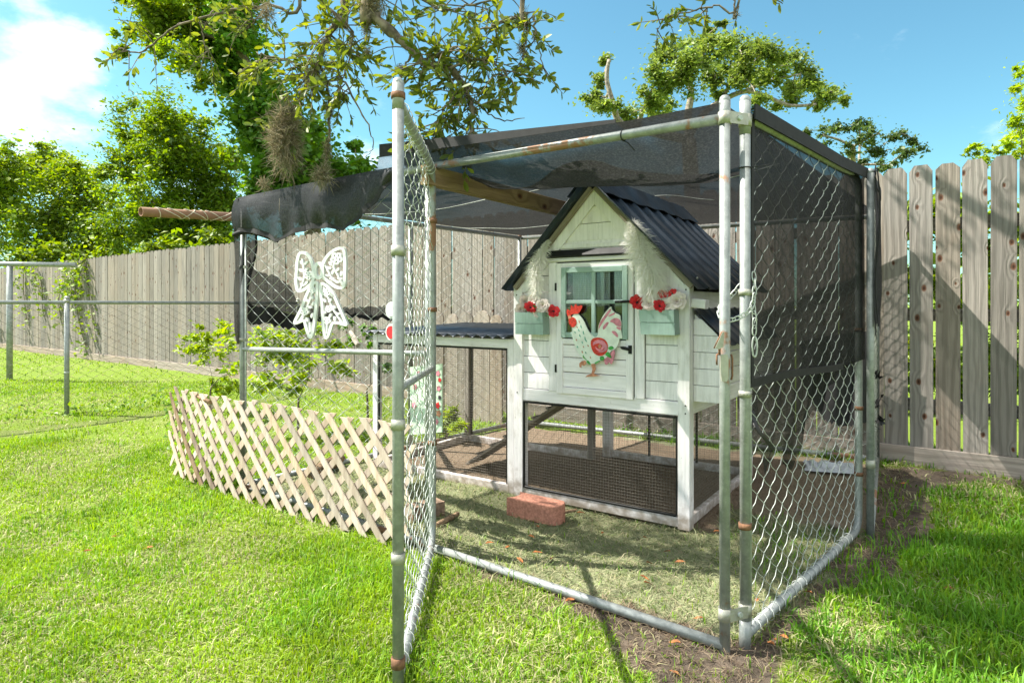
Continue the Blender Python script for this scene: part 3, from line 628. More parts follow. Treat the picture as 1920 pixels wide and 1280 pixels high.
def roof_net():
    na, nb = 110, 80; a, b = np.meshgrid(np.linspace(0, 1, na), np.linspace(0, 1, nb), indexing='ij')
    c = [np.array(p) for p in (P2, P1f, P5, P4)]
    g = (c[0][None, None] * ((1 - a) * (1 - b))[..., None] + c[1] * (a * (1 - b))[..., None] + c[2] * ((1 - a) * b)[..., None] + c[3] * (a * b)[..., None])
    x, y = g[..., 0], g[..., 1]
    s = (x - CO.x) * CU.x + (y - CO.y) * CU.y; w = (x - CO.x) * CV.x + (y - CO.y) * CV.y
    dw = np.maximum(np.maximum(-.12 - w, w - 1.45), 0); dr = np.hypot(s - CW_ / 2, dw)
    edge = np.minimum(np.minimum(a, 1 - a), np.minimum(b, 1 - b)); ew = np.clip(edge / .12, 0, 1)
    z = KH + .012 + (1.862 - KH) * np.exp(-(dr / .34) ** 2) * ew
    fb = np.clip(b / .36, 0, 1); z -= .125 * np.sin(np.pi * fb) * np.clip((a - .40) / .25, 0, 1) * np.clip((1.0 - a) / .12, 0, 1) * np.exp(-(np.maximum(0, .30 - dr) / .12) ** 2)
    z -= .05 * np.sin(np.pi * b) * np.sin(np.pi * np.clip(a / .45, 0, 1)); z -= .045 * np.sin(np.pi * np.clip((b - .5) / .5, 0, 1)) * np.sin(np.pi * a)
    # creases run across from rail to rail
    z += (vnoise(a * 2.2, b * 26, 1, 31) - .5) * .020 * ew + (vnoise(a * 9, b * 9, 1, 32) - .5) * .018 * ew + (vnoise(a * 5, b * 60, 1, 33) - .5) * .008 * ew
    ax = (x * FU.x + y * FU.y - P2.dot(FU)) / (P1f - P2).length
    lift = np.clip((.884 - a) / .454, 0, 1) * np.clip((a - .425) / .012, 0, 1); z += .088 * lift * np.exp(-(b / .05) ** 2)
    P = np.stack([x + FNV.x * .02 * (b < .001), y + FNV.y * .02 * (b < .001), z], -1)
    sheet('roof_sheet', P, M['cloth'], net)
    # piping where the net is sewn and where the front edge is rolled over the rail
    e = [Vector(P[i, 0]) + FNV * .012 for i in range(int(.437 * na), na - 1)]
    ribbon(e[:int(len(e) * .80)], lambda i: UP * (.05 * (1 - i / (len(e) * .80)) + .012), .004, FNV).build('hem', M['hem'], net)
    for bb in (.30, .62): j = int(bb * nb); MB().tube([Vector(P[i, j]) - UP * .003 for i in range(4, na - 26 if bb > .5 else na - 2, 2)], .0022, 5).build('seam_cord', M['wire'], net)
roof_net()
def front_flap():
    xs = np.linspace(440, 744, 76); nv = 14
    ty = np.interp(xs, [440, 447, 560, 700, 744], [374, 370, 347, 320, 312]); by = np.interp(xs, [440, 455, 480, 505, 522, 537, 555, 585, 620, 648, 690, 744], [440, 431, 432, 441, 453, 441, 433, 424, 423, 431, 389, 328])
    P = np.zeros((len(xs), nv, 3))
    for i, x in enumerate(xs):
        for j in range(nv):
            t = j / (nv - 1); p = ONP(x, ty[i] * (1 - t) + by[i] * t, P2 + FNV * .024, FNV); bul = math.sin(math.pi * min(1, t * .9)) * (.022 + .014 * math.sin(x * .043)) + .008 * math.sin(x * .19 + t * 3) * t
            P[i, j] = p + FNV * bul
    sheet('front_flap', P, M['clothf'], net)
    lo = [Vector(P[i, -1]) for i in range(len(xs))]; nn = [(lo[min(i + 1, len(lo) - 1)] - lo[max(i - 1, 0)]).normalized() for i in range(len(lo))]
    k1 = int(np.searchsorted(xs, 648)); k0 = int(np.searchsorted(xs, 522))
    for a, b in ((0, k0 + 1), (k0, k1 + 1), (k1, len(lo))):
        seg = lo[a:b]; nv_ = [FNV.cross(n) for n in nn[a:b]]
        ribbon(seg, lambda i, q=nv_, m=len(seg): q[i] * (.012 + .020 * math.sin(math.pi * i / max(1, m - 1))), .004, FNV).build('hem', M['hem'], net)
    # left corner: the net hangs in a twisted tail beside the post
    rows = [(372, 446, 456), (410, 444, 470), (440, 438, 480), (470, 440, 480), (505, 441, 472), (545, 438, 463), (590, 439, 457), (625, 440, 453), (645, 444, 450)]
    P = np.zeros((len(rows), 9, 3))
    for i, (y, a, b) in enumerate(rows):
        for j in range(9):
            t = j / 8; P[i, j] = D(a + (b - a) * t, y, P2.y - .035 + .05 * math.sin(t * 5 + i * .6) * (.4 + .6 * t) + .09 * t)
    sheet('corner_tail', P, M['cloth2'], net)
    MB().tube(smooth_path([Vector(P[i, -1]) for i in range(2, len(rows) - 1)], 3), .008, 6).build('hem', M['hem'], net); MB().tube(smooth_path([D(438, 441, P2.y - .05), D(452, 436, P2.y - .06), D(478, 438, P2.y - .05), D(522, 453, P2.y - .02)], 5), [.014] * 6 + [.011] * 5 + [.008] * 5, 8).build('rolled_hem', M['hem'], net)
front_flap()
snet = thing('side_shade_net', P1s + UP * KH, 'black shade net with torn lower edge covering the right side of the kennel', 'shade net')
def side_net():
    A, B = P1s, P3; u = (B - A).normalized(); L = (B - A).length; n = Vector((u.y, -u.x, 0)); off = A + n * .0012
    nu, nv = 60, 40; xs = np.linspace(.01, L + .012, nu)
    def zt(x): return KH + .014
    px = [((ONP(a, b, off, n) - A).dot(u), ONP(a, b, off, n).z) for a, b in ((1405, 718), (1480, 700), (1560, 690), (1590, 682), (1612, 672))]
    rag = [((ONP(a, b, off, n) - A).dot(u), ONP(a, b, off, n).z) for a, b in ((1402, 775), (1412, 800), (1420, 850), (1432, 868), (1446, 850), (1456, 895), (1470, 868), (1484, 845), (1497, 872), (1506, 880), (1512, 850), (1524, 812), (1540, 775), (1556, 752), (1570, 728), (1590, 700), (1612, 676))]
    hz = np.interp(xs, [p[0] for p in px], [p[1] for p in px]); rz = np.interp(xs, [p[0] for p in rag], [p[1] for p in rag]) + (rng.uniform(-1, 1, nu) * .018)
    P = np.zeros((nu, nv, 3)); R = np.zeros((nu, 18, 3))
    for i, x in enumerate(xs):
        for j in range(nv):
            t = j / (nv - 1); z = zt(x) * (1 - t) + hz[i] * t; o = .0010 + .002 * math.sin(z * 4 + x * 3)
            if x > L * .72: o += .020 * (x / L - .72) / .28
            if t < .05: o += .016 * (1 - t / .05)
            P[i, j] = off + u * x + n * o + UP * z
        for j in range(18):
            t = j / 17; z = hz[i] * (1 - t) + rz[i] * t; R[i, j] = off + u * (x + .02 * t * math.sin(x * 23)) - n * (.012 + .03 * t + .014 * math.sin(x * 31 + t * 4) * t) + UP * z
    sheet('net_sheet', P, M['cloths'], snet); sheet('torn_skirt', R, M['cloths'], snet)
    h = lambda L_, wd, m=M['hem']: ribbon(L_, lambda i: UP * wd, .005, n).build('hem', m, snet)
    h([Vector(P[i, -1]) + n * .004 for i in range(nu - 14)], .028); h([Vector(P[i, 0]) + n * .006 + UP * -.02 for i in range(nu)], .05)
    ribbon([Vector(P[1, j]) + n * .006 for j in range(nv)], u * .022, .005, n).build('hem', M['hem'], snet)
    ribbon(smooth_path([ONP(1409, 770, off - n * .02, n), ONP(1412, 785, off, n), ONP(1420, 805, off + n * .02, n), ONP(1436, 825, off + n * .02, n), ONP(1448, 843, off - n * .01, n)], 4), u * .026, .004, n).build('hanging_strap', M['blackp'], snet)
    # round the corner
    A2, B2 = P3b, P4; u2 = (B2 - A2).normalized(); n2 = Vector((u2.y, -u2.x, 0)); L2 = (B2 - A2).length; Q = np.zeros((24, 20, 3))
    for i in range(24):
        for j in range(20):
            x = L2 * i / 23 * .97; t = j / 19; zb = 1.02 - .25 * math.sin(i * .5) * .2 - .02 * (i % 3); z = (KH + .01) * (1 - t) + zb * t
            Q[i, j] = A2 + u2 * x + n2 * (.022 + .010 * math.sin(z * 9 + i * .4)) + UP * z
    sheet('corner_wrap', Q, M['cloth2'], snet); ribbon([Vector(Q[0, j]) + n2 * .006 - u2 * .012 for j in range(20)], u2 * .04, .006, n2).build('hem', M['hem'], snet); h([Vector(Q[i, 0]) for i in range(24)], .04)
    # rags caught on the wire near the fence
    for (a, b, sz) in ((1646, 755, .07), (1650, 790, .05), (1641, 700, .04)):
        p = D(a, b, P4.y * .86); m = MB(); 
        for k in range(7):
            q = [p + Vector((random.gauss(0, sz * .32), random.gauss(0, sz * .5), random.gauss(0, sz * .55))) for _ in range(4)]; m.add(q, [(0, 1, 2), (1, 3, 2)])
        m.build('rag', M['blackp'], snet)
side_net()
def zip_ties():
    for (x, y, p, nm) in ((1397, 315, P1s, ''), (1397, 738, P1s, '')):
        c = Vector((p.x, p.y, H + (HY - y) / F * p.y)); MB().tube([c + Vector((math.cos(a) * PR * 1.1, math.sin(a) * PR * 1.1, 0)) for a in [2 * math.pi * i / 12 for i in range(12)]], .0022, 5, True).tube([c + Vector((PR, -.01, 0)), c + Vector((PR + .05, -.03, .004))], .0018, 5).build('cable_tie', M['blackp'], snet)
    a = P1f.lerp(HN, .27) + UP * (KH - .03); sd = FU.cross(UP)
    MB().tube([a + (sd * math.cos(t) + UP * math.sin(t)) * PR * 1.12 for t in [2 * math.pi * i / 12 for i in range(12)]], .0025, 5, True).tube([a - UP * PR, a - UP * .03 + FU * .02, a - UP * .06 + FU * .045], .0022, 5).build('cable_tie', M['blackp'], net)
zip_ties()
def torn_net():
    """dark torn strip on the left side of the kennel, seen through the wire"""
    A, B = P2, P5; u = (B - A).normalized(); n = Vector((u.y, -u.x, 0)); xs = np.linspace(466, 742, 60)
    ty = np.interp(xs, [466, 480, 500, 512, 530, 548, 560, 640, 700, 742], [480, 508, 514, 516, 528, 532, 572, 578, 574, 575]) + rng.uniform(-3, 3, 60)
    by = np.interp(xs, [466, 500, 560, 600, 650, 690, 742], [606, 608, 616, 600, 590, 600, 598]) + rng.uniform(-5, 5, 60)
    P = np.zeros((60, 10, 3))
    for i, x in enumerate(xs):
        for j in range(10):
            t = j / 9; P[i, j] = ONP(x, ty[i] * (1 - t) + by[i] * t, A + n * .03, n) + n * (.02 * math.sin(x * .1 + t * 2))
    o = sheet('torn_net', P, M['cloth2']); tag(o, 'ragged strip of torn black net on the left kennel wire behind the bow', 'net')
    P2_ = P.copy(); k = 6; Pd = P2_[:, k:, :]; s2 = sheet('thick_fold', Pd + np.array(n) * .012, M['hem'], o)
torn_net()
def tarp():
    A, B = P4, P5; u = (B - A).normalized(); n = Vector((u.y, -u.x, 0)); xs = np.linspace(1500, 1632, 34); P = np.zeros((34, 10, 3))
    ty = np.interp(xs, [1500, 1560, 1632], [640, 628, 620]); by = np.interp(xs, [1500, 1520, 1545, 1575, 1600, 1632], [700, 752, 790, 796, 800, 792]) + rng.uniform(-5, 5, 34)
    for i, x in enumerate(xs):
        for j in range(10):
            t = j / 9; P[i, j] = ONP(x, ty[i] * (1 - t) + by[i] * t, A - n * .03, n) + n * (.02 * math.sin(x * .13 + t * 3))
    tag(sheet('black_tarp', P, M['blackp']), 'black tarp hanging on the back wire near the right rear corner', 'tarp')
tarp()
def roof_poles():
    a = D(812, 322, 2.80); z = a.z; b0 = G(1070, 386, z) if False else None
    a = ONP(806, 330, Vector((0, 0, KH - .06)), UP); d = CV.normalized()
    b = a + d * 2.6
    o = beam('roof_beam', a - d * .04, b, .088, .038, M['beamw'], None, (CU.x, CU.y, 0)); tag(o, 'yellow pine beam holding up the net above the coop', 'beam')
    p0, p1, p2 = D(264, 397, 4.0), D(442, 407, 4.55), D(458, 408, 4.60)
    root = thing('roof_pipe', p1, 'rusty pipe wound with string sticking out beyond the left kennel corner', 'pipe')
    t = (p2 - p0).normalized(); sd = t.cross(UP).normalized(); u2 = sd.cross(t); R = .030; m = MB(); n = 20
    vs = []; 
    for (q, r) in ((p0, R), (p2, R), (p2, R * .82), (p0, R * .82)):
        vs += [q + (sd * math.cos(2 * math.pi * k / n) + u2 * math.sin(2 * math.pi * k / n)) * r for k in range(n)]
    fs = [(r * n + k, r * n + (k + 1) % n, ((r + 1) % 4) * n + (k + 1) % n, ((r + 1) % 4) * n + k) for r in range(4) for k in range(n)]
    m.add(vs, fs, True).build('pipe', M['rustpipe'], root)
    L = (p1 - p0).length
    for k in range(9):
        f = .18 + .09 * k + random.uniform(-.03, .03); tl = random.uniform(-1.4, 1.4) * .06; c = p0 + t * L * f
        MB().tube([c + (sd * math.cos(a) + u2 * math.sin(a)) * (R + .003) + t * tl * math.sin(a) for a in [2 * math.pi * i / 14 for i in range(14)]], .0026, 5, True).build('string', M['twine'], root)
    MB().tube(smooth_path([p0 + t * L * .98 - u2 * R, p0 + t * L * .97 - u2 * .12, p0 + t * L * 1.0 - u2 * .24], 4), .002, 5).build('string', M['twine'], root)
roof_poles()
# ---------------------------------------------------------------- lattice panel
def lattice():
    path = smooth_path([G(316, 884), G(352, 901), G(421, 926), G(536, 962), G(637, 993), G(723, 1020), G(770, 1036)], 10); S = [0]
    for a, b in zip(path, path[1:]): S.append(S[-1] + (b - a).length)
    Lp = S[-1]; S = np.array(S); XY = np.array([tuple(p) for p in path]); hgt = .505 * H; z0 = .0
    def at(q, z, o):
        q = min(max(q, 0), Lp); x = np.interp(q, S, XY[:, 0]); y = np.interp(q, S, XY[:, 1]); e = .02; x2 = np.interp(min(q + e, Lp), S, XY[:, 0]); y2 = np.interp(min(q + e, Lp), S, XY[:, 1]); x1 = np.interp(max(q - e, 0), S, XY[:, 0]); y1 = np.interp(max(q - e, 0), S, XY[:, 1])
        t = Vector((x2 - x1, y2 - y1, 0)).normalized(); n = Vector((t.y, -t.x, 0)); le = (1 - q / Lp) ** 2
        return Vector((x, y, z)) - n * (.03 * z / hgt) - t * (.05 * le * z / hgt) + n * o, n
    root = thing('lattice_panel', path[20], 'pale wooden diagonal lattice panel leaning along the kennel front on the grass', 'lattice')
    dq = 1.02 * hgt; step = .134; k = 0; hw = .0255
    for sgn, off, in ((1, .0045), (-1, -.0045)):
        q0 = -dq + .02 if sgn > 0 else .0
        q = -dq
        while q < Lp + dq:
            qa, qb = (q, q + dq) if sgn > 0 else (q + dq, q)                    # top q, bottom q
            lo, hi = min(qa, qb), max(qa, qb)
            c0, c1 = max(lo, 0), min(hi, Lp)
            if c1 - c0 > .14:
                m = 7; vs = []; jit = random.uniform(-.004, .004); ez = random.uniform(-.008, .012)
                for i in range(m + 1):
                    qq = c0 + (c1 - c0) * i / m; f = (qq - qa) / (qb - qa); z = hgt * (1 - f) + z0 + ez
                    # half-width measured across the slat
                    for sw in (-1, 1):
                        zz = z + sw * .0 ; qs = qq + sw * hw * sgn
                        for oo in (off + jit * .0, off + (.006 if sgn > 0 else -.006)): p, n = at(qs, zz, oo); vs.append(p)
                fs = []
                for i in range(m):
                    a = 4 * i; b = a + 4
                    fs += [(a, a + 2, b + 2, b), (a + 1, b + 1, b + 3, a + 3), (a, b, b + 1, a + 1), (a + 2, a + 3, b + 3, b + 2)]
                fs += [(0, 1, 3, 2), (4 * m, 4 * m + 2, 4 * m + 3, 4 * m + 1)]
                brown = sgn > 0 and k in (2, 3); MB().add(vs, fs).build('slat', M['lattice'] if not brown else M['latticeb'], root)
                k += 1
            q += step + random.uniform(-.003, .003)
    a, n = at(.20, hgt + .005, .02); b, n2 = at(.55, hgt - .012, .02)
    o = MB().tube([D(361, 737, a.y - .02), D(394, 754, b.y - .04)], .014, 8).build('broken_batten', M['latticeb'], root)
lattice()
# ---------------------------------------------------------------- chicken coop
M['wirem'] = m_flat('hardware_cloth', (.24, .22, .18), .6, .25, .3, 80)
coop = thing('chicken_coop', CO, 'white wooden chicken coop house on legs with navy metal roof and wire run', 'chicken coop', None, math.atan2(CU.y, CU.x))
NF = -CV
def cbeam(name, a, b, w, t, mat='white', parent=None, face=None): return beam(name, C3(*a), C3(*b), w, t, M[mat], parent or coop, face or NF)
def cpoly(name, sz, w0, w1, mat='white', parent=None):
    """outline in (s, z) thickened from depth w0 to w1"""
    me = MB(); me.prism([(s, w0, z) for s, z in sz], (0, w1 - w0, 0))
    return me.build(name, M[mat], parent or coop, MW[coop.name])
def hardware(name, A, B, z0, z1, parent, sp=.0155, r=.00052, mat='wirem'):
    A = np.array(A); B = np.array(B); L = np.linalg.norm((B - A)[:2]); u = (B - A) / L; nn = np.array([u[1], -u[0], 0])
    n = int(L / sp); m = int((z1 - z0) / sp)
    xs = (np.arange(1, n) * L / n)[:, None]; zs = np.linspace(z0, z1, 9)[None]; wob = .0006 * np.sin(xs * 90 + zs * 40)
    P1_ = A[None, None] + (xs + wob)[..., None] * u; P1_[..., 2] = zs
    zs2 = (z0 + np.arange(1, m) * (z1 - z0) / m)[:, None]; x2 = np.linspace(0, L, 9)[None]; P2_ = A[None, None] + (x2 + 0 * zs2)[..., None] * u + nn * .0008; P2_[..., 2] = zs2 + .0006 * np.sin(x2 * 70)
    v1, q1 = tubes_np(P1_, r, 4, nn); v2, q2 = tubes_np(P2_, r, 4, nn)
    o = link(name, mesh_np(name, np.concatenate([v1, v2]), [np.concatenate([q1, q2 + len(v1)])], M[mat]), parent); tag(o, kind='stuff'); return o
W = CW_; zf = .5 * (cf(985, 752)[1] + cf(1275, 778)[1]); ze = cf(966, 548)[1]; za = cf(1113, 352)[1]; sm = W / 2; slope = (za - ze) / sm
roofz = lambda s: ze + slope * (sm - abs(s - sm))
def house():
    # legs / corner posts
    pw = .062
    for (s, w, top) in ((pw / 2, pw / 2 - .006, ze + .03), (W - pw / 2, pw / 2 - .006, ze + .03), (pw / 2, CD - pw / 2, ze), (W - pw / 2, CD - pw / 2, ze)): cbeam('corner_post', (s, w, 0), (s, w, top), pw, pw, 'whitel')
    zb = zf + .07
    cbeam('floor_beam', (pw, .018, zf + .035), (W - pw, .018, zf + .035), .07, .03); cbeam('floor_beam', (pw, CD - .03, zf + .035), (W - pw, CD - .03, zf + .035), .07, .03)
    for s in (.03, W - .03): cbeam('floor_beam', (s, pw, zf + .035), (s, CD - pw, zf + .035), .07, .03, face=CU)
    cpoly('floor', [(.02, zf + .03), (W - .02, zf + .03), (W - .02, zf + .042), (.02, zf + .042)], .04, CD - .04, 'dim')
    sL0, sL1 = cf(1029, 650)[0], cf(1044.5, 650)[0]; sD0, sD1 = sL1 + .002, cf(1190, 650)[0]; sR1 = cf(1209, 650)[0]
    zh = cf(1117, 489)[1]; ztrim = zh + .045; zr = zb
    # vertical trims beside the door, header, slide bar
    cbeam('door_trim', ((sL0 + sL1) / 2, .004, zb), ((sL0 + sL1) / 2, .004, zh), sL1 - sL0 - .003, .018); cbeam('door_trim', ((sD1 + sR1) / 2, .004, zb), ((sD1 + sR1) / 2, .004, zh), sR1 - sD1 - .003, .018)
    a0 = cf(1027, 484); a1 = cf(1208, 476)
    cbeam('header', (sL0 - .01, .002, zh + .022), (sR1 + .008, .002, zh + .022), .040, .020)
    bz = cf(1105, 474)[1]; b0, b1 = cf(1028, 478)[0], cf(1186, 470)[0]
    cbeam('vent_flap', (b0, -.012, bz), (b1, -.012, bz), .040, .022, 'black', face=NF + UP * .5); cbeam('flap_ledge', (b0 - .012, .0, bz - .034), (b1 + .02, .0, bz - .034), .012, .030)
    # siding: one board at a time, with a shadow gap between boards
    row = .093; z = zb + .004; g = .0035
    k = 0
    while z < za - .03:
        z1 = z + row - g; zz1 = min(z1, za - .045)
        def clip(sa, sb):
            sl = lambda zz: max(sa, (zz - ze) / slope + .012); sr = lambda zz: min(sb, W - (zz - ze) / slope - .012)
            l0, l1, r0, r1 = sl(z), sl(zz1), sr(z), sr(zz1)
            if r0 - l0 < .015: return
            if r1 - l1 < .002: l1 = r1 = (l1 + r1) / 2 - .0005; r1 += .001
            o = random.uniform(-.0012, .0012); cpoly('siding_board', [(l0, z), (r0, z), (r1, zz1), (l1, zz1)], .010 + o, .024)
        if z1 < zh + .02: clip(pw - .004, sL0 - .002); clip(sR1 + .002, W - pw + .004)
        elif z < ztrim + .03: clip(pw - .004, sL0 - .012); clip(sR1 + .012, W - pw + .004)
        else: clip(.0, W)
        z += row; k += 1
    cpoly('gable_panel', [(sL0 - .005, zh + .036), (sR1 + .005, zh + .036), (sR1 - .05, bz + .16), (sL0 + .05, bz + .16)], .013, .022)
    cpoly('gable_ledge', [(sL0 + .01, bz + .030), (sR1 - .01, bz + .030), (sR1 - .02, bz + .052), (sL0 + .02, bz + .052)], .0, .02)
    # barge boards on the gable
    bw = .062; off = bw * math.sqrt(1 + slope * slope)
    cpoly('barge_board', [(-.0, ze), (sm, za), (sm, za - off), (off / slope - .0, ze + .0)], -.004, .010); cpoly('barge_board', [(W, ze), (W - off / slope, ze), (sm + .001, za - off), (sm + .001, za)], -.004, .010)
    # inside lining so no light leaks: side and back walls
    for s, nm in ((W - .012, 'side_wall'), (.012, 'side_wall')):
        z = zb
        while z < ze - .02: beam('siding_board', C3(s, pw * .6, z + row / 2), C3(s, CD - pw * .6, z + row / 2), row - g, .014, M['white'], coop, CU); z += row
    cpoly('back_wall', [(.02, zf + .04), (W - .02, zf + .04), (W - .02, ze), (sm, za - .03), (.02, ze)], CD - .03, CD - .015, 'white')
    cpoly('dark_backing', [(.07, zf + .05), (W - .07, zf + .05), (W - .07, ze), (sm, za - .08), (.07, ze)], .55, .56, 'dim')  # added dark sheet halfway in, its colour standing in for the shaded interior
    # door
    zd0 = cf(1117, 742)[1]; zd1 = zh - .006; st = .040; dw = -.004
    door = cbeam('door', (sD0 + st / 2, dw, zd0), (sD0 + st / 2, dw, zd1), st, .020); tag(door, 'white boarded door with small four pane window')
    for (a, b) in (((sD1 - .004 - st / 2, dw, zd0), (sD1 - .004 - st / 2, dw, zd1)),): cbeam('door_stile', a, b, st, .020, parent=door)
    zw0, zw1 = cf(1117, 634)[1], cf(1117, 500)[1]; ia, ib = sD0 + st, sD1 - .004 - st
    for zc, hh in ((zd0 + .018, .036), (zd1 - .018, .036), (zw0 - .022, .032)): cbeam('door_rail', (ia, dw, zc), (ib, dw, zc), hh, .019, parent=door)
    z = zd0 + .036
    while z < zw0 - .05:
        h = min(.083, zw0 - .040 - z); cbeam('door_board', (ia, .003, z + h / 2), (ib, .003, z + h / 2), h - .0035, .014, parent=door); z += .083
    # window: mint sash bars, glass, wire and curtains behind
    wa, wb = cf(1056, 560)[0], cf(1180, 560)[0]; fw = .030; wd = -.018
    win = cbeam('window_sash', (wa + fw / 2, wd, zw0), (wa + fw / 2, wd, zw1), fw, .016, 'mint'); tag(win, 'mint green window sash')
    cbeam('sash_bar', (wb - fw / 2, wd, zw0), (wb - fw / 2, wd, zw1), fw, .016, 'mint', win); cbeam('sash_bar', (wa + fw, wd, zw0 + fw / 2), (wb - fw, wd, zw0 + fw / 2), fw, .016, 'mint', win); cbeam('sash_bar', (wa + fw, wd, zw1 - fw / 2), (wb - fw, wd, zw1 - fw / 2), fw, .016, 'mint', win)
    mc = (wa + wb) / 2; tz = cf(1117, 566)[1]; cbeam('sash_bar', (mc, wd, zw0 + fw), (mc, wd, zw1 - fw), .022, .014, 'mint', win); cbeam('sash_bar', (wa + fw, wd + .001, tz), (mc - .011, wd + .001, tz), .020, .012, 'mint', win); cbeam('sash_bar', (mc + .011, wd + .001, tz), (wb - fw, wd + .001, tz), .020, .012, 'mint', win)
    for (x0, x1) in ((wa + fw, mc - .011), (mc + .011, wb - fw)):
        cpoly('pane', [(x0, tz + .010), (x1, tz + .010), (x1, zw1 - fw), (x0, zw1 - fw)], wd + .004, wd + .006, 'glass', win); cpoly('pane', [(x0, zw0 + fw), (x1, zw0 + fw), (x1, tz - .010), (x0, tz - .010)], wd + .004, wd + .006, 'glass', win)
    hardware('window_wire', C3(wa + .01, -.004, 0), C3(wb - .01, -.004, 0), zw0 + .01, zw1 - .01, win, .0105, .0006)
    for (x0, x1) in ((wa + fw + .02, mc - .014), (mc + .022, mc + .075), (mc + .105, wb - fw - .004)):
        n = 16; vs = []; 
        for i in range(n + 1):
            s = x0 + (x1 - x0) * i / n; w = .02 + .007 * math.sin(i * 1.7)
            pinch = .25 * (i / n - .5) * (x1 - x0); vs += [(s + pinch * 0, w, zw1), (s, w + .004, tz - .0), (s - pinch, w, tz - .02)]
        fs = [(3 * i + a, 3 * i + 3 + a, 3 * i + 4 + a, 3 * i + 1 + a) for i in range(n) for a in (0, 1)]; MB().add(vs, fs, True).build('curtain', M['curtain'], coop, MW[coop.name])
    for y in (538, 690):
        s = sD0 - .002; z = cf(1044, y)[1]; cbeam('hinge', (s, -.016, z - .022), (s, -.016, z + .022), .012, .006, 'black', door)
    s, z = cf(1184, 655); h = cbeam('door_handle', (s, -.018, z - .022), (s, -.018, z + .022), .020, .008, 'black', door)
    me = MB(); p0 = C3(s + .008, -.035, z + .002); p1 = C3(s - .045, -.034, z + .010); me.tube([p0, p0.lerp(p1, .3), p0.lerp(p1, .8), p1], [.006, .009, .009, .005], 8).tube([C3(s, -.02, z), C3(s, -.036, z)], .006, 8).build('lever', M['black'], h)
    s, z = cf(1172, 566); cbeam('bolt_latch', (s - .045, -.028, z), (s + .045, -.028, z + .003), .014, .006, 'black', door); MB().tube([C3(s - .02, -.033, z), C3(s + .055, -.033, z + .004)], .0035, 8).tube([C3(s - .005, -.033, z), C3(s - .005, -.05, z)], .003, 6).build('bolt', M['black'], door)
    for (x, y) in ((970, 553), (1287, 543), (971, 735), (1286, 760), (1286, 775)): s, z = cf(x, y); MB().tube([C3(s, -.007, z), C3(s, -.0085, z)], .004, 8).build('screw', M['black'], coop)
    # lower opening: rails, dark beading, wire
    z0b = .012; bot = cbeam('bottom_rail', (pw, .020, .030), (W - pw, .020, .030), .050, .034, 'whitel')
    for (a, b) in (((pw + .006, .004, .06), (pw + .006, .004, zf - .004)), ((W - pw - .006, .004, .06), (W - pw - .006, .004, zf - .004))): cbeam('beading', a, b, .012, .012, 'black')
    for zz in (.062, zf - .008): cbeam('beading', (pw + .014, .004, zz), (W - pw - .014, .004, zz), .012, .012, 'black')
    hardware('wire_panel', C3(pw, .012, 0), C3(W - pw, .012, 0), .055, zf, coop)
    for s in (W - .025, ): 
        cbeam('bottom_rail', (s, pw, .030), (s, CD - pw, .030), .050, .030, 'whitel', face=CU); hardware('wire_panel', C3(s, pw, 0), C3(s, CD - pw, 0), .05, zf, coop)
    cbeam('bottom_rail', (pw, CD - .03, .030), (W - pw, CD - .03, .030), .050, .030, 'whitel'); hardware('wire_panel', C3(pw, CD - .02, 0), C3(W - pw, CD - .02, 0), .05, zf, coop, mat='wired'); 
    for s in (.36, .70): cbeam('beading', (s, CD - .045, .05), (s, CD - .045, zf), .016, .012, 'black')
house()
def corrugated(name, fn, n_across, n_down, amp, per, length, mat, th=.0016):
    """fn(along, down, lift) -> point; ribs run down the slope"""
    top = np.zeros((n_across, n_down, 3)); bot = top.copy()
    for i in range(n_across):
        a = length * i / (n_across - 1); ph = (a / per) % 1.0
        l = amp * max(0, min(1, (abs(ph - .5) - .33) / .12)) if per > .08 else amp * (.5 + .5 * math.cos(2 * math.pi * a / per))
        for j in range(n_down): d = j / (n_down - 1); top[i, j] = fn(a, d, l + th); bot[i, j] = fn(a, d, l)
    A, B = n_across, n_down; i = np.arange(A * B).reshape(A, B); q = np.stack([i[:-1, :-1], i[:-1, 1:], i[1:, 1:], i[1:, :-1]], -1).reshape(-1, 4); o = A * B
    ring = np.concatenate([i[:, 0], i[-1, 1:], i[::-1, -1][1:], i[0, ::-1][1:-1]]); rn = np.roll(ring, -1); side = np.stack([ring, rn, rn + o, ring + o], 1)
    return mesh_np(name, np.concatenate([top.reshape(-1, 3), bot.reshape(-1, 3)]), [q, q[:, ::-1] + o, side], M[mat])
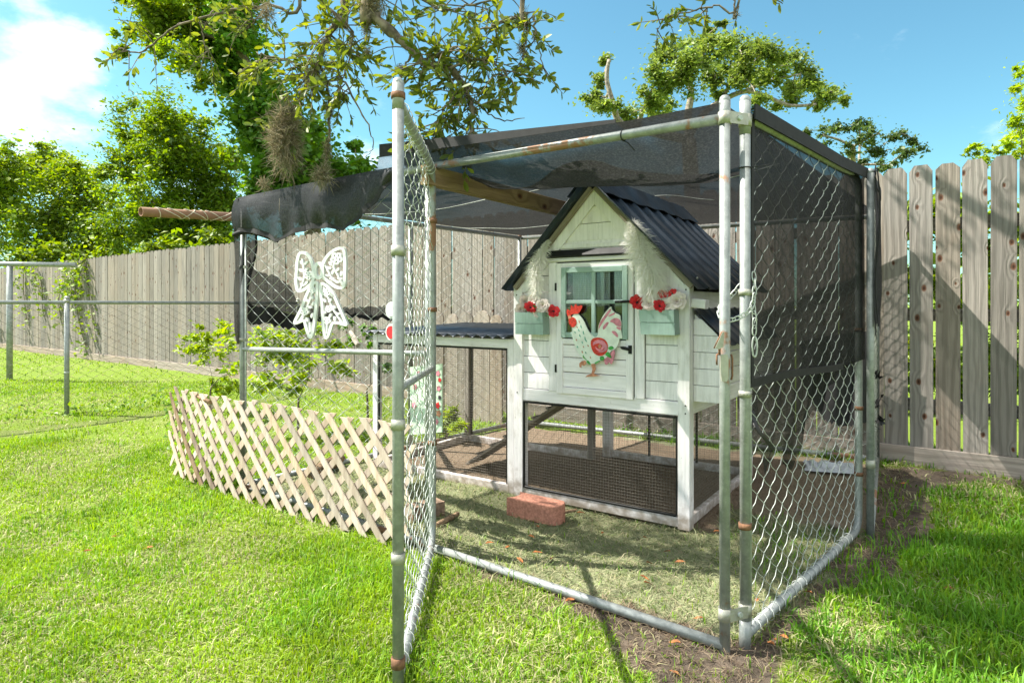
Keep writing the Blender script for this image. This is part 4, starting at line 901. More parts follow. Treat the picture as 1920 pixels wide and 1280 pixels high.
def roofs():
    w0 = -.09; w1 = CD + .16; zr = za + .030
    eL, zL = cf(942, 545, w0); eR, zR = cf(1304, 542, w0); L = w1 - w0
    for (e, z, nm) in ((eL, zL, 'left'), (eR, zR, 'right')):
        dn = Vector((e - sm, z - zr)); nn = Vector((-dn.y, dn.x)).normalized(); nn = nn if nn.y > 0 else -nn
        def fn(a, d, l): return C3(sm + dn.x * d + nn.x * l, w0 + a, zr + dn.y * d + nn.y * l + .006 * math.sin(a * 2))
        o = link('roof_sheet', corrugated('roof_sheet', fn, 240, 4, .0145, .178, L, 'navy'), coop)
        # rafter strip and fascia under the sheet edge
        for k in range(3):
            w = w0 + .10 + k * .5; q = C3(sm + dn.x * .93 + nn.x * .022, w, zr + dn.y * .93 + nn.y * .022); MB().sphere(q, .007, 8, 4).build('roof_screw', M['band'], o)
        cbeam('rafter', (sm + dn.x * .02, w0 + .075, zr - .032), (sm + dn.x * .93, w0 + .075, zr + dn.y * .93 - .026), .030, .020, 'oldwood', o)
    cap = MB(); cw = .115; vs = []; n = 30
    pr = [(-cw, -cw * slope * .93 + .028), (-cw, -cw * slope * .93 + .031), (0, .045), (cw, -cw * slope * .93 + .031), (cw, -cw * slope * .93 + .028), (0, .041)]
    for i in range(n):
        w = w0 - .012 + (L + .02) * i / (n - 1); lift = .004 * math.sin(i * 1.3) + .003 * math.sin(i * .5)
        for (a, b) in pr: vs.append((sm + a, w, zr + b + (lift if a else 0)))
    fs = [tuple(range(6)), tuple(6 * (n - 1) + k for k in range(6))[::-1]] + [(6 * i + k, 6 * i + 6 + k, 6 * i + 6 + (k + 1) % 6, 6 * i + (k + 1) % 6) for i in range(n - 1) for k in range(6)]
    cap.add(vs, fs).build('ridge_cap', M['navy'], coop, MW[coop.name])
    # nest box on the right flank
    nw0 = .05; nw1 = CD - .12; s0, s1 = W + .002, cf(1352, 700, nw0)[0]; zb = cf(1352, 756, nw0)[1]; zi, zo = cf(1306, 584, nw0)[1], cf(1352, 634, nw0)[1]
    nest = cpoly('nest_box', [(s0, zb), (s1, zb), (s1, zo - .012), (s0, zi - .012)], nw0 + .012, nw1, 'white')
    tag(nest, 'nest box with its own small roof')
    z = zb; hb = .083
    while z < zi - .02:
        t1 = min(z + hb - .0035, zi); top = lambda zz: s1 if zz <= zo else s1 + (s0 - s1) * (zz - zo) / (zi - zo)
        if top(t1) - s0 < .006: break
        cpoly('siding_board', [(s0, z), (top(z), z), (top(t1), t1), (s0, t1)], nw0 - .004, nw0 + .010, 'white', nest); z += hb
    z = zb
    while z < zo - .03: beam('siding_board', C3(s1 + .004, nw0, z + hb / 2), C3(s1 + .004, nw1, z + hb / 2), min(hb, zo - z) - .0035, .012, M['white'], nest, CU); z += hb
    dn = Vector((s1 + .05 - s0, (zo - zi) * (s1 + .05 - s0) / (s1 - s0)))
    def fn(a, d, l): return C3(s0 + dn.x * d, nw0 - .02 + a, zi + .012 + dn.y * d + l)
    link('nest_roof', corrugated('nest_roof', fn, 60, 3, .010, .126, nw1 - nw0 + .05, 'navy'), nest)
    s, z = cf(1310, 566); cbeam('bracket', (W + .004, .035, z - .004), (W + .075, .028, z - .012), .045, .045, 'white', face=UP)
    # low run on the left
    R0 = -1.19; zt = .82 * H; RD = 1.06; pw = .046; st = .004
    run = cbeam('run_post', (R0 + pw / 2, pw / 2, 0), (R0 + pw / 2, pw / 2, zt), pw, pw, 'whitel')
    for (s, w) in ((-pw / 2 - st, pw / 2), (R0 + pw / 2, RD - pw / 2), (-pw / 2 - st, RD - pw / 2)): cbeam('run_post', (s, w, 0), (s, w, zt), pw, pw, 'whitel' if w < .5 else 'oldwood')
    for w in (pw / 2, RD - pw / 2):
        cbeam('run_rail', (R0 + pw, w, zt - .028), (-pw - st, w, zt - .028), .055, .036, 'white'); cbeam('run_rail', (R0 + pw, w, .028), (-pw - st, w, .028), .052, .036, 'whitel')
        hardware('wire_panel', C3(R0 + pw, w + .012 * (1 if w < .5 else -1), 0), C3(-pw - st, w + .012 * (1 if w < .5 else -1), 0), .05, zt - .05, coop, mat='wirem' if w < .5 else 'wired')
        for s in (R0 + pw + .007, -pw - st - .007): cbeam('beading', (s, w - .012 * (1 if w < .5 else -1), .055), (s, w - .012 * (1 if w < .5 else -1), zt - .056), .013, .010, 'black')
        cbeam('beading', (R0 + pw + .014, w - .012 * (1 if w < .5 else -1), zt - .062), (-pw - st - .014, w - .012 * (1 if w < .5 else -1), zt - .062), .013, .010, 'black')
    for zz, mt in ((zt - .028, 'white'), (.028, 'whitel')): cbeam('run_rail', (R0 + pw / 2, pw, zz), (R0 + pw / 2, RD - pw, zz), .05, .036, mt, face=CU)
    hardware('wire_panel', C3(R0 + pw / 2, pw, 0), C3(R0 + pw / 2, RD - pw, 0), .05, zt - .05, coop, mat='wired')
    def fn(a, d, l): return C3(R0 - .03 + a, -.06 + d * (RD + .1), zt + .006 + l + .035 * d)
    link('run_roof', corrugated('run_roof', fn, 150, 3, .018, .0762, 1.215, 'navy'), coop)
    # ramp with cleats, leading down from the house into the run
    a, b = (.22, .42, zf + .01), (-.62, .42, .03); r = cbeam('ramp', a, b, .19, .018, 'oldwood', face=Vector((0, 0, 1)))
    for k in range(7): f = (k + .7) / 7.6; q = [a[i] + (b[i] - a[i]) * f for i in range(3)]; beam('cleat', C3(q[0] - .008, q[1] - .09, q[2] + .017), C3(q[0] - .008, q[1] + .09, q[2] + .017), .018, .014, M['oldwood'], r, UP)
roofs()
# ---------------------------------------------------------------- decorations
def stroke(m, pts2, wd, to3, off, closed=False):
    """2D line of constant width, as a solid ribbon; to3(x, y) gives the 3D point"""
    n = len(pts2); L = []; R = []
    for i in range(n):
        a = pts2[i - 1] if (i or closed) else pts2[i]; b = pts2[(i + 1) % n] if (i < n - 1 or closed) else pts2[i]
        tx, ty = b[0] - a[0], b[1] - a[1]; l = math.hypot(tx, ty) or 1; nx, ny = -ty / l * wd / 2, tx / l * wd / 2
        L.append(to3(pts2[i][0] + nx, pts2[i][1] + ny)); R.append(to3(pts2[i][0] - nx, pts2[i][1] - ny))
    off = Vector(off); vs = L + R + [p + off for p in L] + [p + off for p in R]; fs = []
    for i in range(n if closed else n - 1):
        j = (i + 1) % n; fs += [(i, j, n + j, n + i), (2 * n + i, 3 * n + i, 3 * n + j, 2 * n + j), (i, 2 * n + i, 2 * n + j, j), (n + i, n + j, 3 * n + j, 3 * n + i)]
    if not closed: fs += [(0, n, 3 * n, 2 * n), (n - 1, 3 * n - 1, 4 * n - 1, 2 * n - 1)]
    m.add(vs, fs)
def cm2(pts, closed=True, n=5):
    P = [Vector((a, b, 0)) for a, b in pts]
    if closed: return [(p.x, p.y) for p in smooth_path([P[-1]] + P + [P[0], P[1]], n)[n:-n - 1 + 0]][:len(P) * n]
    return [(p.x, p.y) for p in smooth_path(P, n)]
def bow():
    base = P2 + FNV * .022
    def t3(o): return lambda x, y: ONP(400 + x * .3125, 360 + y * .3125, base + FNV * o, FNV)
    root = thing('bow_cutout', ONP(597, 545, base, FNV), 'white cut-out wooden bow with flower fretwork on the kennel wire', 'bow')
    off = -FNV * .011; k = [0]
    def S(name, pts, wd, closed=True, sm=True):
        m = MB(); k[0] += 1; stroke(m, cm2(pts, closed) if sm else pts, wd, t3(.0002 * (k[0] % 9)), off, closed); m.build(name, M['bow'], root)
    S('loop', [(600, 505), (594, 440), (575, 392), (545, 365), (518, 368), (504, 402), (497, 470), (494, 540), (503, 586), (520, 594), (550, 580), (588, 545)], 17)
    S('loop', [(655, 490), (655, 436), (686, 380), (732, 345), (768, 337), (782, 352), (788, 420), (786, 500), (780, 564), (760, 574), (730, 568), (690, 540), (662, 515)], 17)
    S('knot', [(630, 428), (650, 448), (651, 495), (630, 515), (610, 495), (610, 448)], 21)
    S('tail', [(604, 545), (566, 600), (530, 690), (487, 778), (500, 784), (540, 770), (552, 800), (566, 850), (580, 872), (592, 850), (602, 790), (614, 680), (622, 560)], 16)
    S('tail', [(642, 560), (650, 680), (658, 800), (668, 868), (682, 872), (696, 836), (714, 788), (750, 786), (793, 796), (790, 778), (752, 690), (712, 604), (668, 556)], 16)
    def leafs(c, a, l, w):
        pts = [(c[0] + math.cos(a) * l * u - math.sin(a) * w * v, c[1] + math.sin(a) * l * u + math.cos(a) * w * v) for u, v in ((-.5, 0), (-.25, .4), (.05, .5), (.35, .32), (.5, 0), (.35, -.32), (.05, -.5), (-.25, -.4))]
        k[0] += 1; f = t3(.0002 * (k[0] % 9)); MB().prism([f(x, y) for x, y in pts], off).build('leaf', M['bow'], root)
    def flower(c, r):
        m = MB(); k[0] += 1; f = t3(.0003)
        for i in range(5):
            a = 2 * math.pi * i / 5 + .3; stroke(m, cm2([(c[0] + math.cos(a) * r * .62 + math.cos(b) * r * .34, c[1] + math.sin(a) * r * .62 + math.sin(b) * r * .34) for b in [2 * math.pi * q / 6 for q in range(6)]], True, 2), r * .34, t3(.0004 + .0001 * i), off, True)
        m.build('flower', M['bow'], root)
    S('stem', [(520, 585), (540, 520), (540, 460), (530, 400)], 9, False); S('stem', [(775, 560), (745, 500), (720, 450), (735, 400)], 9, False); S('stem', [(670, 440), (690, 480), (720, 530), (770, 540)], 9, False)
    S('stem', [(600, 560), (580, 640), (545, 720), (510, 780)], 9, False); S('stem', [(660, 570), (690, 640), (715, 700), (770, 785)], 9, False); S('stem', [(575, 780), (580, 840)], 9, False); S('stem', [(680, 760), (678, 850)], 9, False)
    for c in ((570, 500, 26), (738, 398, 34), (545, 715, 24), (676, 602, 24), (680, 770, 22), (592, 590, 18), (690, 700, 20)): flower(c[:2], c[2])
    for c in ((528, 425, .9), (556, 425, 2.3), (522, 470, .7), (558, 465, 2.4), (515, 520, .8), (532, 555, .6), (556, 545, 2.2), (690, 455, .5), (684, 500, .2), (715, 480, 1.7), (708, 520, .3), (745, 465, 2.2), (765, 490, 1.5), (755, 520, .4), (742, 540, .2), (700, 430, 1.0), (590, 630, 1.2), (560, 650, .7), (596, 670, 1.9), (575, 690, .4), (530, 755, 2.4), (560, 765, 1.1), (590, 740, 1.8), (665, 650, .8), (700, 650, 2.2), (720, 690, .6), (742, 730, .3), (725, 760, 1.2), (700, 740, 2.0), (660, 720, .6), (712, 620, .5)):
        leafs(c[:2], c[2], 32, 15)
bow()
def rooster():
    def Z(x, y): return 940 + x * .21877, 460 + y * .21877
    W0 = -.034
    root = thing('rooster_cutout', C3(*(lambda q: (q[0], W0, q[1]))(cf(*Z(800, 850), W0))), 'painted wooden rooster cut-out with red rose on the coop door', 'rooster decoration')
    def shape(name, pts, mat, w0, th=.004, sm=True, n=4):
        pts = cm2(pts, True, n) if sm else pts
        q = [cf(*Z(x, y), w0) for x, y in pts]; m = MB(); m.prism([(s, w0, z) for s, z in q], (0, th, 0)); return m.build(name, M[mat], root, MW[coop.name])
    shape('body', [(612, 600), (640, 582), (668, 600), (700, 640), (728, 700), (760, 755), (800, 785), (826, 765), (832, 690), (870, 605), (915, 545), (938, 526), (946, 552), (975, 577), (1015, 600), (1020, 630), (1030, 670), (1024, 720), (1035, 790), (1012, 800), (1000, 850), (972, 888), (940, 905), (900, 960), (850, 990), (800, 1018), (745, 1015), (700, 975), (650, 900), (612, 800), (604, 700), (596, 640)], 'rwhite', W0, .008)
    shape('comb', [(572, 610), (560, 580), (562, 548), (580, 556), (592, 550), (596, 512), (618, 530), (636, 500), (652, 522), (686, 512), (690, 530), (676, 560), (655, 585), (620, 588), (596, 596)], 'rred', W0 - .003, .006, True, 3)
    shape('wattle', [(592, 612), (620, 618), (640, 640), (640, 680), (615, 702), (590, 690), (576, 655), (580, 625)], 'rred', W0 - .003); shape('beak', [(576, 600), (596, 604), (598, 622), (572, 628)], 'rorange', W0 - .004)
    shape('rose', [(765 + 0, 830), (790, 795), (840, 790), (890, 812), (912, 860), (900, 915), (860, 945), (815, 938), (780, 900)], 'rred', W0 - .003)
    for i, (r, c) in enumerate(((58, 'rpink'), (44, 'rred'), (34, 'rpink'), (24, 'rred'))):
        m = [(840 + (7, -6, 5, -2)[i] + math.cos(a) * r * 1.05 + r * .14 * math.sin(3 * a + i), 868 + (-6, 5, 4, -3)[i] + math.sin(a) * r * (.92 + .12 * math.sin(2 * a + i * 2))) for a in [2 * math.pi * k / 10 for k in range(10)]]; shape('petal', m, c, W0 - .0036 - .0006 * i, .001, True, 2)
    shape('rose_heart', [(830, 855), (850, 852), (855, 872), (838, 880)], 'rorange', W0 - .0066, .001)
    for L in ([(915, 880), (940, 862), (962, 880), (935, 895)], [(890, 935), (915, 912), (938, 950), (935, 965)], [(845, 955), (870, 950), (880, 975), (850, 985)]): shape('leaf', L, 'rgreen', W0 - .004)
    for L in ([(832, 720), (845, 660), (885, 600), (930, 545), (938, 560), (890, 630), (850, 690)], [(920, 600), (970, 575), (968, 590), (925, 610)], [(930, 650), (975, 622), (1018, 640), (1026, 690), (990, 690), (960, 665)], [(945, 740), (975, 735), (1000, 770), (990, 785)], [(870, 700), (900, 660), (920, 665), (880, 720)], [(985, 700), (1022, 700), (1020, 725), (995, 715)]): shape('tail_feather', L, 'rpink', W0 - .0015, .001)
    for (x, y, l) in ((665, 640, 26), (680, 680, 30), (660, 715, 22), (700, 730, 34), (715, 780, 40), (670, 760, 26), (640, 800, 20), (690, 820, 22), (725, 810, 18), (650, 860, 20), (690, 900, 24), (740, 850, 18), (628, 735, 18), (700, 860, 16), (645, 690, 18), (720, 910, 18), (760, 950, 20), (700, 950, 18)): shape('fleck', [(x, y), (x + 6, y + l * .4), (x + 9, y + l), (x - 2, y + l * .6)], 'rteal' if (x + y) % 3 else 'rorange', W0 - .0015, .001)
    for L in ([(700, 940), (715, 965), (735, 985), (705, 965)], [(740, 985), (765, 1015), (755, 1020), (730, 1000)], [(800, 1005), (840, 985), (842, 992), (805, 1015)]): shape('leaf', L, 'rgreen', W0 - .003)
    shape('leg', [(768, 1015), (800, 1012), (806, 1060), (790, 1098), (812, 1108), (845, 1114), (800, 1122), (718, 1128), (735, 1112), (772, 1098), (780, 1060)], 'rorange', W0 - .001, .007, False)
    shape('claw', [(720, 985), (690, 990), (668, 1010), (668, 1040), (684, 1048), (682, 1022), (705, 1030), (722, 1018), (728, 1000)], 'rorange', W0 - .001, .006, False); shape('hackle', [(880, 950), (930, 930), (962, 895), (970, 930), (955, 990), (940, 1018), (925, 1000), (905, 1020), (890, 1018), (880, 985)], 'rpink', W0 + .001, .006)
rooster()
def flower_box(label, px, flowers):
    """px: front outline TL TR BR BL seen in the photograph, front face dep in front of the coop wall"""
    dep = .085; q = [cf(x, y, -dep) for x, y in px]; bs0 = q[0][0]; bs1 = q[1][0]; zt = (q[0][1] + q[1][1]) / 2; zb = (q[2][1] + q[3][1]) / 2; tb0, tb1 = q[3][0], q[2][0]
    root = thing('flower_box', C3((bs0 + bs1) / 2, -.04, zb), label, 'flower box', 'mint flower boxes either side of the coop door')
    zm = (zt + zb) / 2; mid0, mid1 = (bs0 + tb0) / 2, (bs1 + tb1) / 2; tp = .012
    cpoly('front_board', [(mid0, zm + .001), (mid1, zm + .001), (bs1, zt), (bs0, zt)], -dep, -dep + .010, 'mint', root); cpoly('front_board', [(tb0, zb), (tb1, zb), (mid1, zm - .001), (mid0, zm - .001)], -dep + .002, -dep + .012, 'mint', root)
    for s0, s1 in ((bs0, tb0), (bs1, tb1)):
        sg = 1 if s0 == bs0 else -1; MB().prism([(s0 + sg * .0005, -dep + .0125, zt), (s1 + sg * .0005, -dep + .0125, zb), (s1 + sg * .0005, -.012, zb), (s0 + sg * .0005, -.012, zt)], (sg * .009, 0, 0)).build('side_board', M['mint'], root, MW[coop.name])
    cpoly('base_board', [(tb0 + .01, zb + .002), (tb1 - .01, zb + .002), (tb1 - .01, zb + .012), (tb0 + .01, zb + .012)], -dep + .0125, -.012, 'mint', root); cpoly('soil_fill', [(bs0 + .012, zt - .03), (bs1 - .012, zt - .03), (bs1 - .012, zt - .02), (bs0 + .012, zt - .02)], -dep + .014, -.014, 'dim', root)
    for (x, y, r, kind, dw) in flowers:
        s, z = cf(x, y, -dw); c = C3(s, -dw, z); face = (CAMP - c).normalized() * .6 + Vector((random.uniform(-.5, .5), -.5, random.uniform(.0, .7))); face.normalize(); a = face.orthogonal().normalized(); b = face.cross(a); m = MB()
        layers = ((1.0, 8, .20), (.70, 7, .5)) if kind == 'red' else ((1.0, 8, .25), (.85, 8, .55), (.62, 7, .95), (.4, 5, 1.3))
        for (sc, n, cup) in layers:
            for i in range(n):
                an = 2 * math.pi * (i + random.uniform(-.25, .25)) / n; d = a * math.cos(an) + b * math.sin(an); t = face.cross(d); R = r * sc * random.uniform(.85, 1.1); wv = R * .44
                tip = d * R * math.cos(cup) + face * R * math.sin(cup); md = tip * .6 + face * R * .10
                m.add([c, c + md * .75 + t * wv * .75, c + md + t * wv, c + tip * 1.0 + t * wv * .5, c + tip * 1.04 - t * wv * .1, c + tip * .98 - t * wv * .5, c + md - t * wv, c + md * .75 - t * wv * .75, c + md * .9 + face * R * .06], [(0, 1, 8), (1, 2, 8), (2, 3, 8), (3, 4, 8), (4, 5, 8), (5, 6, 8), (6, 7, 8), (7, 0, 8)], True)
        fl = m.build('flower', M['red' if kind == 'red' else 'pale'], root)
        if kind == 'red': MB().sphere(c + face * r * .14, r * .17, 8, 5).build('centre', M['dark'], fl)
        MB().tube(smooth_path([c - face * r * .1, c - face * r * .5 - UP * r * .4, C3((bs0 + bs1) / 2 * .5 + s * .5, -.045, zt - .02)], 4), .0022, 5).build('stem', M['green'], fl)
    for k in range(7):
        s = random.uniform(bs0 + .02, bs1 - .02); c = C3(s, -random.uniform(.03, .08), zt + random.uniform(0, .03)); d = Vector((random.uniform(-1, 1), -.6, random.uniform(.1, .8))).normalized() * .035; t = d.cross(UP).normalized() * .011
        MB().add([c, c + d * .5 + t, c + d, c + d * .5 - t], [(0, 1, 2, 3)]).build('leaf', M['green'], root)
flower_box('mint flower box left of the coop door with two red flowers', [(965, 584), (1017, 587), (1018, 628), (966, 626)], [(994, 577, .036, 'red', .095), (1037, 584, .036, 'red', .08), (1003, 562, .045, 'pale', .05), (1018, 573, .040, 'pale', .075), (984, 566, .042, 'pale', .045), (1010, 588, .03, 'pale', .07), (976, 580, .035, 'pale', .05), (1028, 580, .026, 'pale', .06)])
flower_box('mint flower box right of the coop door with four red flowers', [(1198, 581), (1263, 581), (1265, 628), (1201, 627)], [(1194, 567, .040, 'red', .075), (1236, 574, .034, 'red', .10), (1242, 551, .026, 'red', .06), (1261, 551, .026, 'red', .05), (1224, 555, .046, 'pale', .05), (1217, 570, .042, 'pale', .07), (1270, 565, .046, 'pale', .05), (1250, 572, .036, 'pale', .06), (1207, 566, .03, 'pale', .05)])
def plume(label, px, wid, n, seed):
    r = random.Random(seed); st = [C3(*(lambda q: (q[0], -.03 - .03 * k / len(px), q[1]))(cf(x, y, -.04))) for k, (x, y) in enumerate(px)]
    path = smooth_path(st, 8); m = MB()
    for i in range(n):
        f = r.random(); k = min(int(f * (len(path) - 1)), len(path) - 2); p = path[k].lerp(path[k + 1], r.random()); t = (path[k] - path[k + 1]).normalized()
        prof = wid * (.35 + .65 * math.sin(math.pi * min(1, (1 - f) * .85 + .12)))
        d = (t * r.uniform(-.9, .5) * (-1) + CU * r.gauss(0, .8) - CV * abs(r.gauss(0, .45)) - UP * r.uniform(0, .5)).normalized(); L = prof * r.uniform(.5, 1.25); s = d.cross(CV).normalized() * .0015
        a = p; b = p + d * L * .55; c = p + d * L - UP * L * .25
        if (a - CO).dot(CV) > -.008 or (c - CO).dot(CV) > -.006: a = a - CV * .01; b = b - CV * max(0, (b - CO).dot(CV) + .012); c = c - CV * max(0, (c - CO).dot(CV) + .012)
        m.add([a - s, a + s, b + s * .8, b - s * .8, c], [(0, 1, 2, 3), (3, 2, 4)])
    root = thing('feather_plume', path[-1], label, 'feather plume', 'feather plumes on the coop gable')
    tag(m.build('barbs', M['feather'], root), kind='stuff'); MB().tube(path, .002, 5).build('quill', M['feather'], root)
plume('fluffy white plume hanging left of the coop door below the eave', [(1024, 452), (1016, 475), (1006, 500), (1008, 530), (1009, 556)], .075, 1300, 1); plume('large fluffy white plume hanging right of the coop door over the gable', [(1186, 418), (1196, 440), (1206, 470), (1220, 500), (1228, 530), (1226, 552)], .105, 2600, 2)
def small_things():
    # painted board and round sign on the kennel, glimpsed past the gate
    z = lambda x, y: ONP(x, y, HN + FU * .0 - FNV * .10, FNV); o = MB().prism([z(768, 688), z(828, 682), z(828, 810), z(770, 815)], -FNV * .008).build('painted_board', M['sage']); tag(o, 'pale green board painted with pink flowers hanging behind the open gate', 'board')
    for (x, y, r, mt) in ((821, 700, 5, 'rpink'), (824, 712, 4, 'red'), (822, 728, 5, 'rpink'), (824, 745, 4, 'dark'), (820, 760, 6, 'red'), (822, 775, 6, 'rorange'), (818, 790, 5, 'rpink'), (778, 725, 5, 'rpink'), (776, 760, 6, 'rpink'), (784, 700, 5, 'rpink')):
        c = ONP(x, y, HN - FNV * .0975, FNV); m = MB(); R = r * c.y / F
        pts = [c + (FU * math.cos(a) * (1 + .3 * math.cos(5 * a)) + UP * math.sin(a) * (1 + .3 * math.cos(5 * a))) * R for a in [2 * math.pi * i / 15 for i in range(15)]]; m.prism(pts, -FNV * .001).build('painted_flower', M[mt], o)
    c = ONP(735, 602, P2 + FNV * .025, FNV); m = MB(); rt = thing('round_sign', c, 'small round white and red sign half hidden by the gate post', 'sign')
    for R, mt, d in ((.040, 'bow', 0), (.030, 'red', .004)): 
        for dz in (-.026, .026): MB().prism([c + UP * (dz * 2.0) + (FU * math.cos(a) + UP * math.sin(a)) * R + FNV * d for a in [2 * math.pi * i / 20 for i in range(20)]], FNV * .005).build('disc', M[mt if dz < 0 else 'bow'], rt)
    # scalloped edging brick
    a, b = G(950, 962), G(1031, 981); u = (b - a).normalized(); n = Vector((-u.y, u.x, 0)); L = (b - a).length; dp = .125; hz = .088
    ring = [a, b] + [b + u * .040 * math.sin(t) + n * (dp * .5 - dp * .5 * math.cos(t)) for t in [math.pi * k / 8 for k in range(1, 8)]] + [b + n * dp, a + n * dp] + [a + u * .03 * math.sin(t) + n * (dp * .5 + dp * .5 * math.cos(t)) for t in [math.pi * k / 6 for k in range(1, 6)]]
    m = MB(); c = sum(ring, Vector()) / len(ring); ring2 = [p + (c - p).normalized() * .004 for p in ring]; k = len(ring)
    vs = [p - UP * .01 for p in ring] + [p + UP * (hz - .004) for p in ring] + [p + UP * hz for p in ring2]; fs = [tuple(range(2 * k, 3 * k)), tuple(range(k))[::-1]] + [(l * k + i, l * k + (i + 1) % k, (l + 1) * k + (i + 1) % k, (l + 1) * k + i) for l in (0, 1) for i in range(k)]
    tag(m.add(vs, fs).build('edging_brick', M['brick']), 'pinkish red round ended brick lying before the left coop leg', 'brick')
    a, b = G(817, 966), G(838, 962); u = Vector((.8, .6, 0)); n = Vector((-.6, .8, 0)); p = G(834, 966)
    q = [p, p + n * .09, p + n * .09 - u * .19, p - u * .19]; m = MB(); m.add([x - UP * .01 for x in q] + [x + UP * .075 for x in q], [(0, 1, 2, 3)[::-1], (4, 5, 6, 7)] + [(i, (i + 1) % 4, 4 + (i + 1) % 4, 4 + i) for i in range(4)]); tag(m.build('old_brick', M['brickd']), 'dull brown old brick beside the open gate hinge', 'brick')
    def stick(name, label, P, r, mat, cat='stick'):
        path = smooth_path(P, 5); n = len(path); rr = [r * (1 - .25 * abs(2 * i / n - 1)) * random.uniform(.9, 1.1) for i in range(n)]; tag(MB().tube(path, rr, 8).build(name, M[mat]), label, cat)
    stick('stick', 'short thick brown stick lying by the old brick', [G(816, 990) + UP * .012, G(838, 980) + UP * .018, G(858, 968) + UP * .014], .016, 'bark2')
    stick('log', 'dark brown log lying behind the lattice panel', [G(585, 900) + UP * .04, G(612, 885) + UP * .045, G(640, 872) + UP * .04], .045, 'bark2', 'log')
    stick('twig', 'thin brown twig lying right of the red brick', [G(1053, 965) + UP * .01, G(1068, 962) + UP * .012, G(1082, 960) + UP * .01], .009, 'bark2')
    p = ONP(672, 648, Vector((0, 4.35, 0)), Vector((0, 1, 0))); stick('perch_branch', 'pale cut branch poking over the run roof behind the kennel rail', [p, p + Vector((-.10, .30, .03)), p + Vector((-.24, .75, .06))], .021, 'barkl', 'branch')
    # white plastic film on the ground behind the side panel
    m = MB(); gx, gy = 12, 8; vs = []; r = random.Random(5)
    for i in range(gx):
        for j in range(gy): vs.append(G(1508 + 92 * i / (gx - 1) + r.uniform(-3, 3), 868 + 16 * j / (gy - 1) + 7 * i / gx) + UP * (r.uniform(.0, .055) * math.sin(math.pi * j / (gy - 1)) + .008))
    tag(m.add(vs, [(i * gy + j, (i + 1) * gy + j, (i + 1) * gy + j + 1, i * gy + j + 1) for i in range(gx - 1) for j in range(gy - 1)]).build('plastic_film', M['plastic']), 'crumpled white plastic film on the soil inside the right kennel side', 'plastic film')
    m = MB(); c = G(1565, 990); m.sphere(c + UP * .02, .03, 8, 6, (1.1, .8, .7)); tag(m.build('stone', M['kick']), 'small pale stone on the kennel floor near the right rear post', 'stone')
    # scalloped log edging behind the run roof
    for i, (x, y, r) in enumerate(((822, 600, 16), (850, 602, 14), (875, 602, 18), (905, 602, 20), (932, 604, 14))):
        c = ONP(x, y, fence_pt(0, 0, .55), FN); R = r * c.y / F; pts = [c + FR * math.cos(a) * R + UP * (math.sin(a) * R if math.sin(a) > 0 else math.sin(a) * .0 - .9) for a in [math.pi * k / 10 for k in range(11)]]; pts += [pts[-1] - UP * (pts[-1].z), pts[0] - UP * (pts[0].z)]
        tag(MB().prism(pts, FN * .02).build('edging_board', M['kick']), ('leftmost', 'second from the left', 'middle', 'second from the right', 'rightmost')[i] + ' of the round topped tan boards behind the coop run', 'board', 'round topped boards behind the run')
    spots = [(996, 1010), (1008, 991), (1130, 1003), (1210, 1012), (1250, 1038), (1275, 1058), (1218, 1060), (1008, 1040), (1035, 1052), (975, 1055), (952, 1030), (1215, 1098), (1209, 1088), (1070, 1130), (1310, 1165), (1265, 1210), (1265, 1268), (918, 1022), (1395, 1165), (1455, 1205), (1470, 1200), (1515, 1115), (1345, 1000), (1090, 965), (1078, 960), (1420, 1130), (1440, 1148), (290, 1015), (215, 1010), (165, 1037), (277, 1032), (1782, 1108), (1695, 910), (1445, 1212)]
    for (x, y) in spots:
        p = G(x, y) + UP * .012; a = random.uniform(0, 6.3); l = random.uniform(.014, .026); u = Vector((math.cos(a), math.sin(a), random.uniform(-.2, .4))).normalized() * l; w = Vector((-u.y, u.x, random.uniform(-.005, .005))) * .38
        m = MB(); m.add([p - u, p - u * .3 + w + UP * .004, p + u * .4 + w * .9 + UP * .005, p + u, p + u * .4 - w * .9 + UP * .006, p - u * .3 - w + UP * .003, p - UP * .0], [(0, 1, 6), (1, 2, 6), (2, 3, 6), (3, 4, 6), (4, 5, 6), (5, 0, 6)])
        tag(m.build('fallen_leaf', M['deadleaf']), 'small curled orange brown dead leaf lying on the ground', 'leaf', 'dead leaves on the ground')
small_things()
# ---------------------------------------------------------------- trees and shrubs
def leaf_np(C, size, r, pal, elong=.5, up=.35, leaf_tone=None, jit=.28):
    """C (n,3) leaf centres; kite-shaped folded leaves with their own colours"""
    n = len(C); nr = r.normal(0, 1, (n, 3)); nr[:, 2] = np.abs(nr[:, 2]) + up * 2; nr /= np.linalg.norm(nr, axis=1, keepdims=True)
    d = np.cross(nr, r.normal(0, 1, (n, 3))); d /= np.linalg.norm(d, axis=1, keepdims=True) + 1e-9; t = np.cross(nr, d); s = (np.asarray(size) * r.uniform(.65, 1.3, n))[:, None]
    v = np.stack([C - d * s * .5, C + d * s * .05 + t * s * elong * .5 + nr * s * .10, C + d * s * .5, C + d * s * .05 - t * s * elong * .5 + nr * s * .10], 1).reshape(-1, 3)
    k = np.arange(n)[:, None] * 4; pal = np.asarray(pal); w = r.dirichlet(np.full(len(pal), .8), n); c = (w @ pal) * r.uniform(1 - jit, 1 + jit, (n, 1))
    if leaf_tone is not None: c = c * leaf_tone[:, None]  # random tone shared by a whole clump
    return v, np.concatenate([k + np.array([[0, 1, 2]]), k + np.array([[0, 2, 3]])]), np.repeat(c, 4, 0)
def limb(m, pts, r0, r1, n=7, sub=4):
    path = smooth_path(pts, sub); k = len(path); m.tube(path, [r0 + (r1 - r0) * (i / (k - 1)) ** .8 for i in range(k)], n)
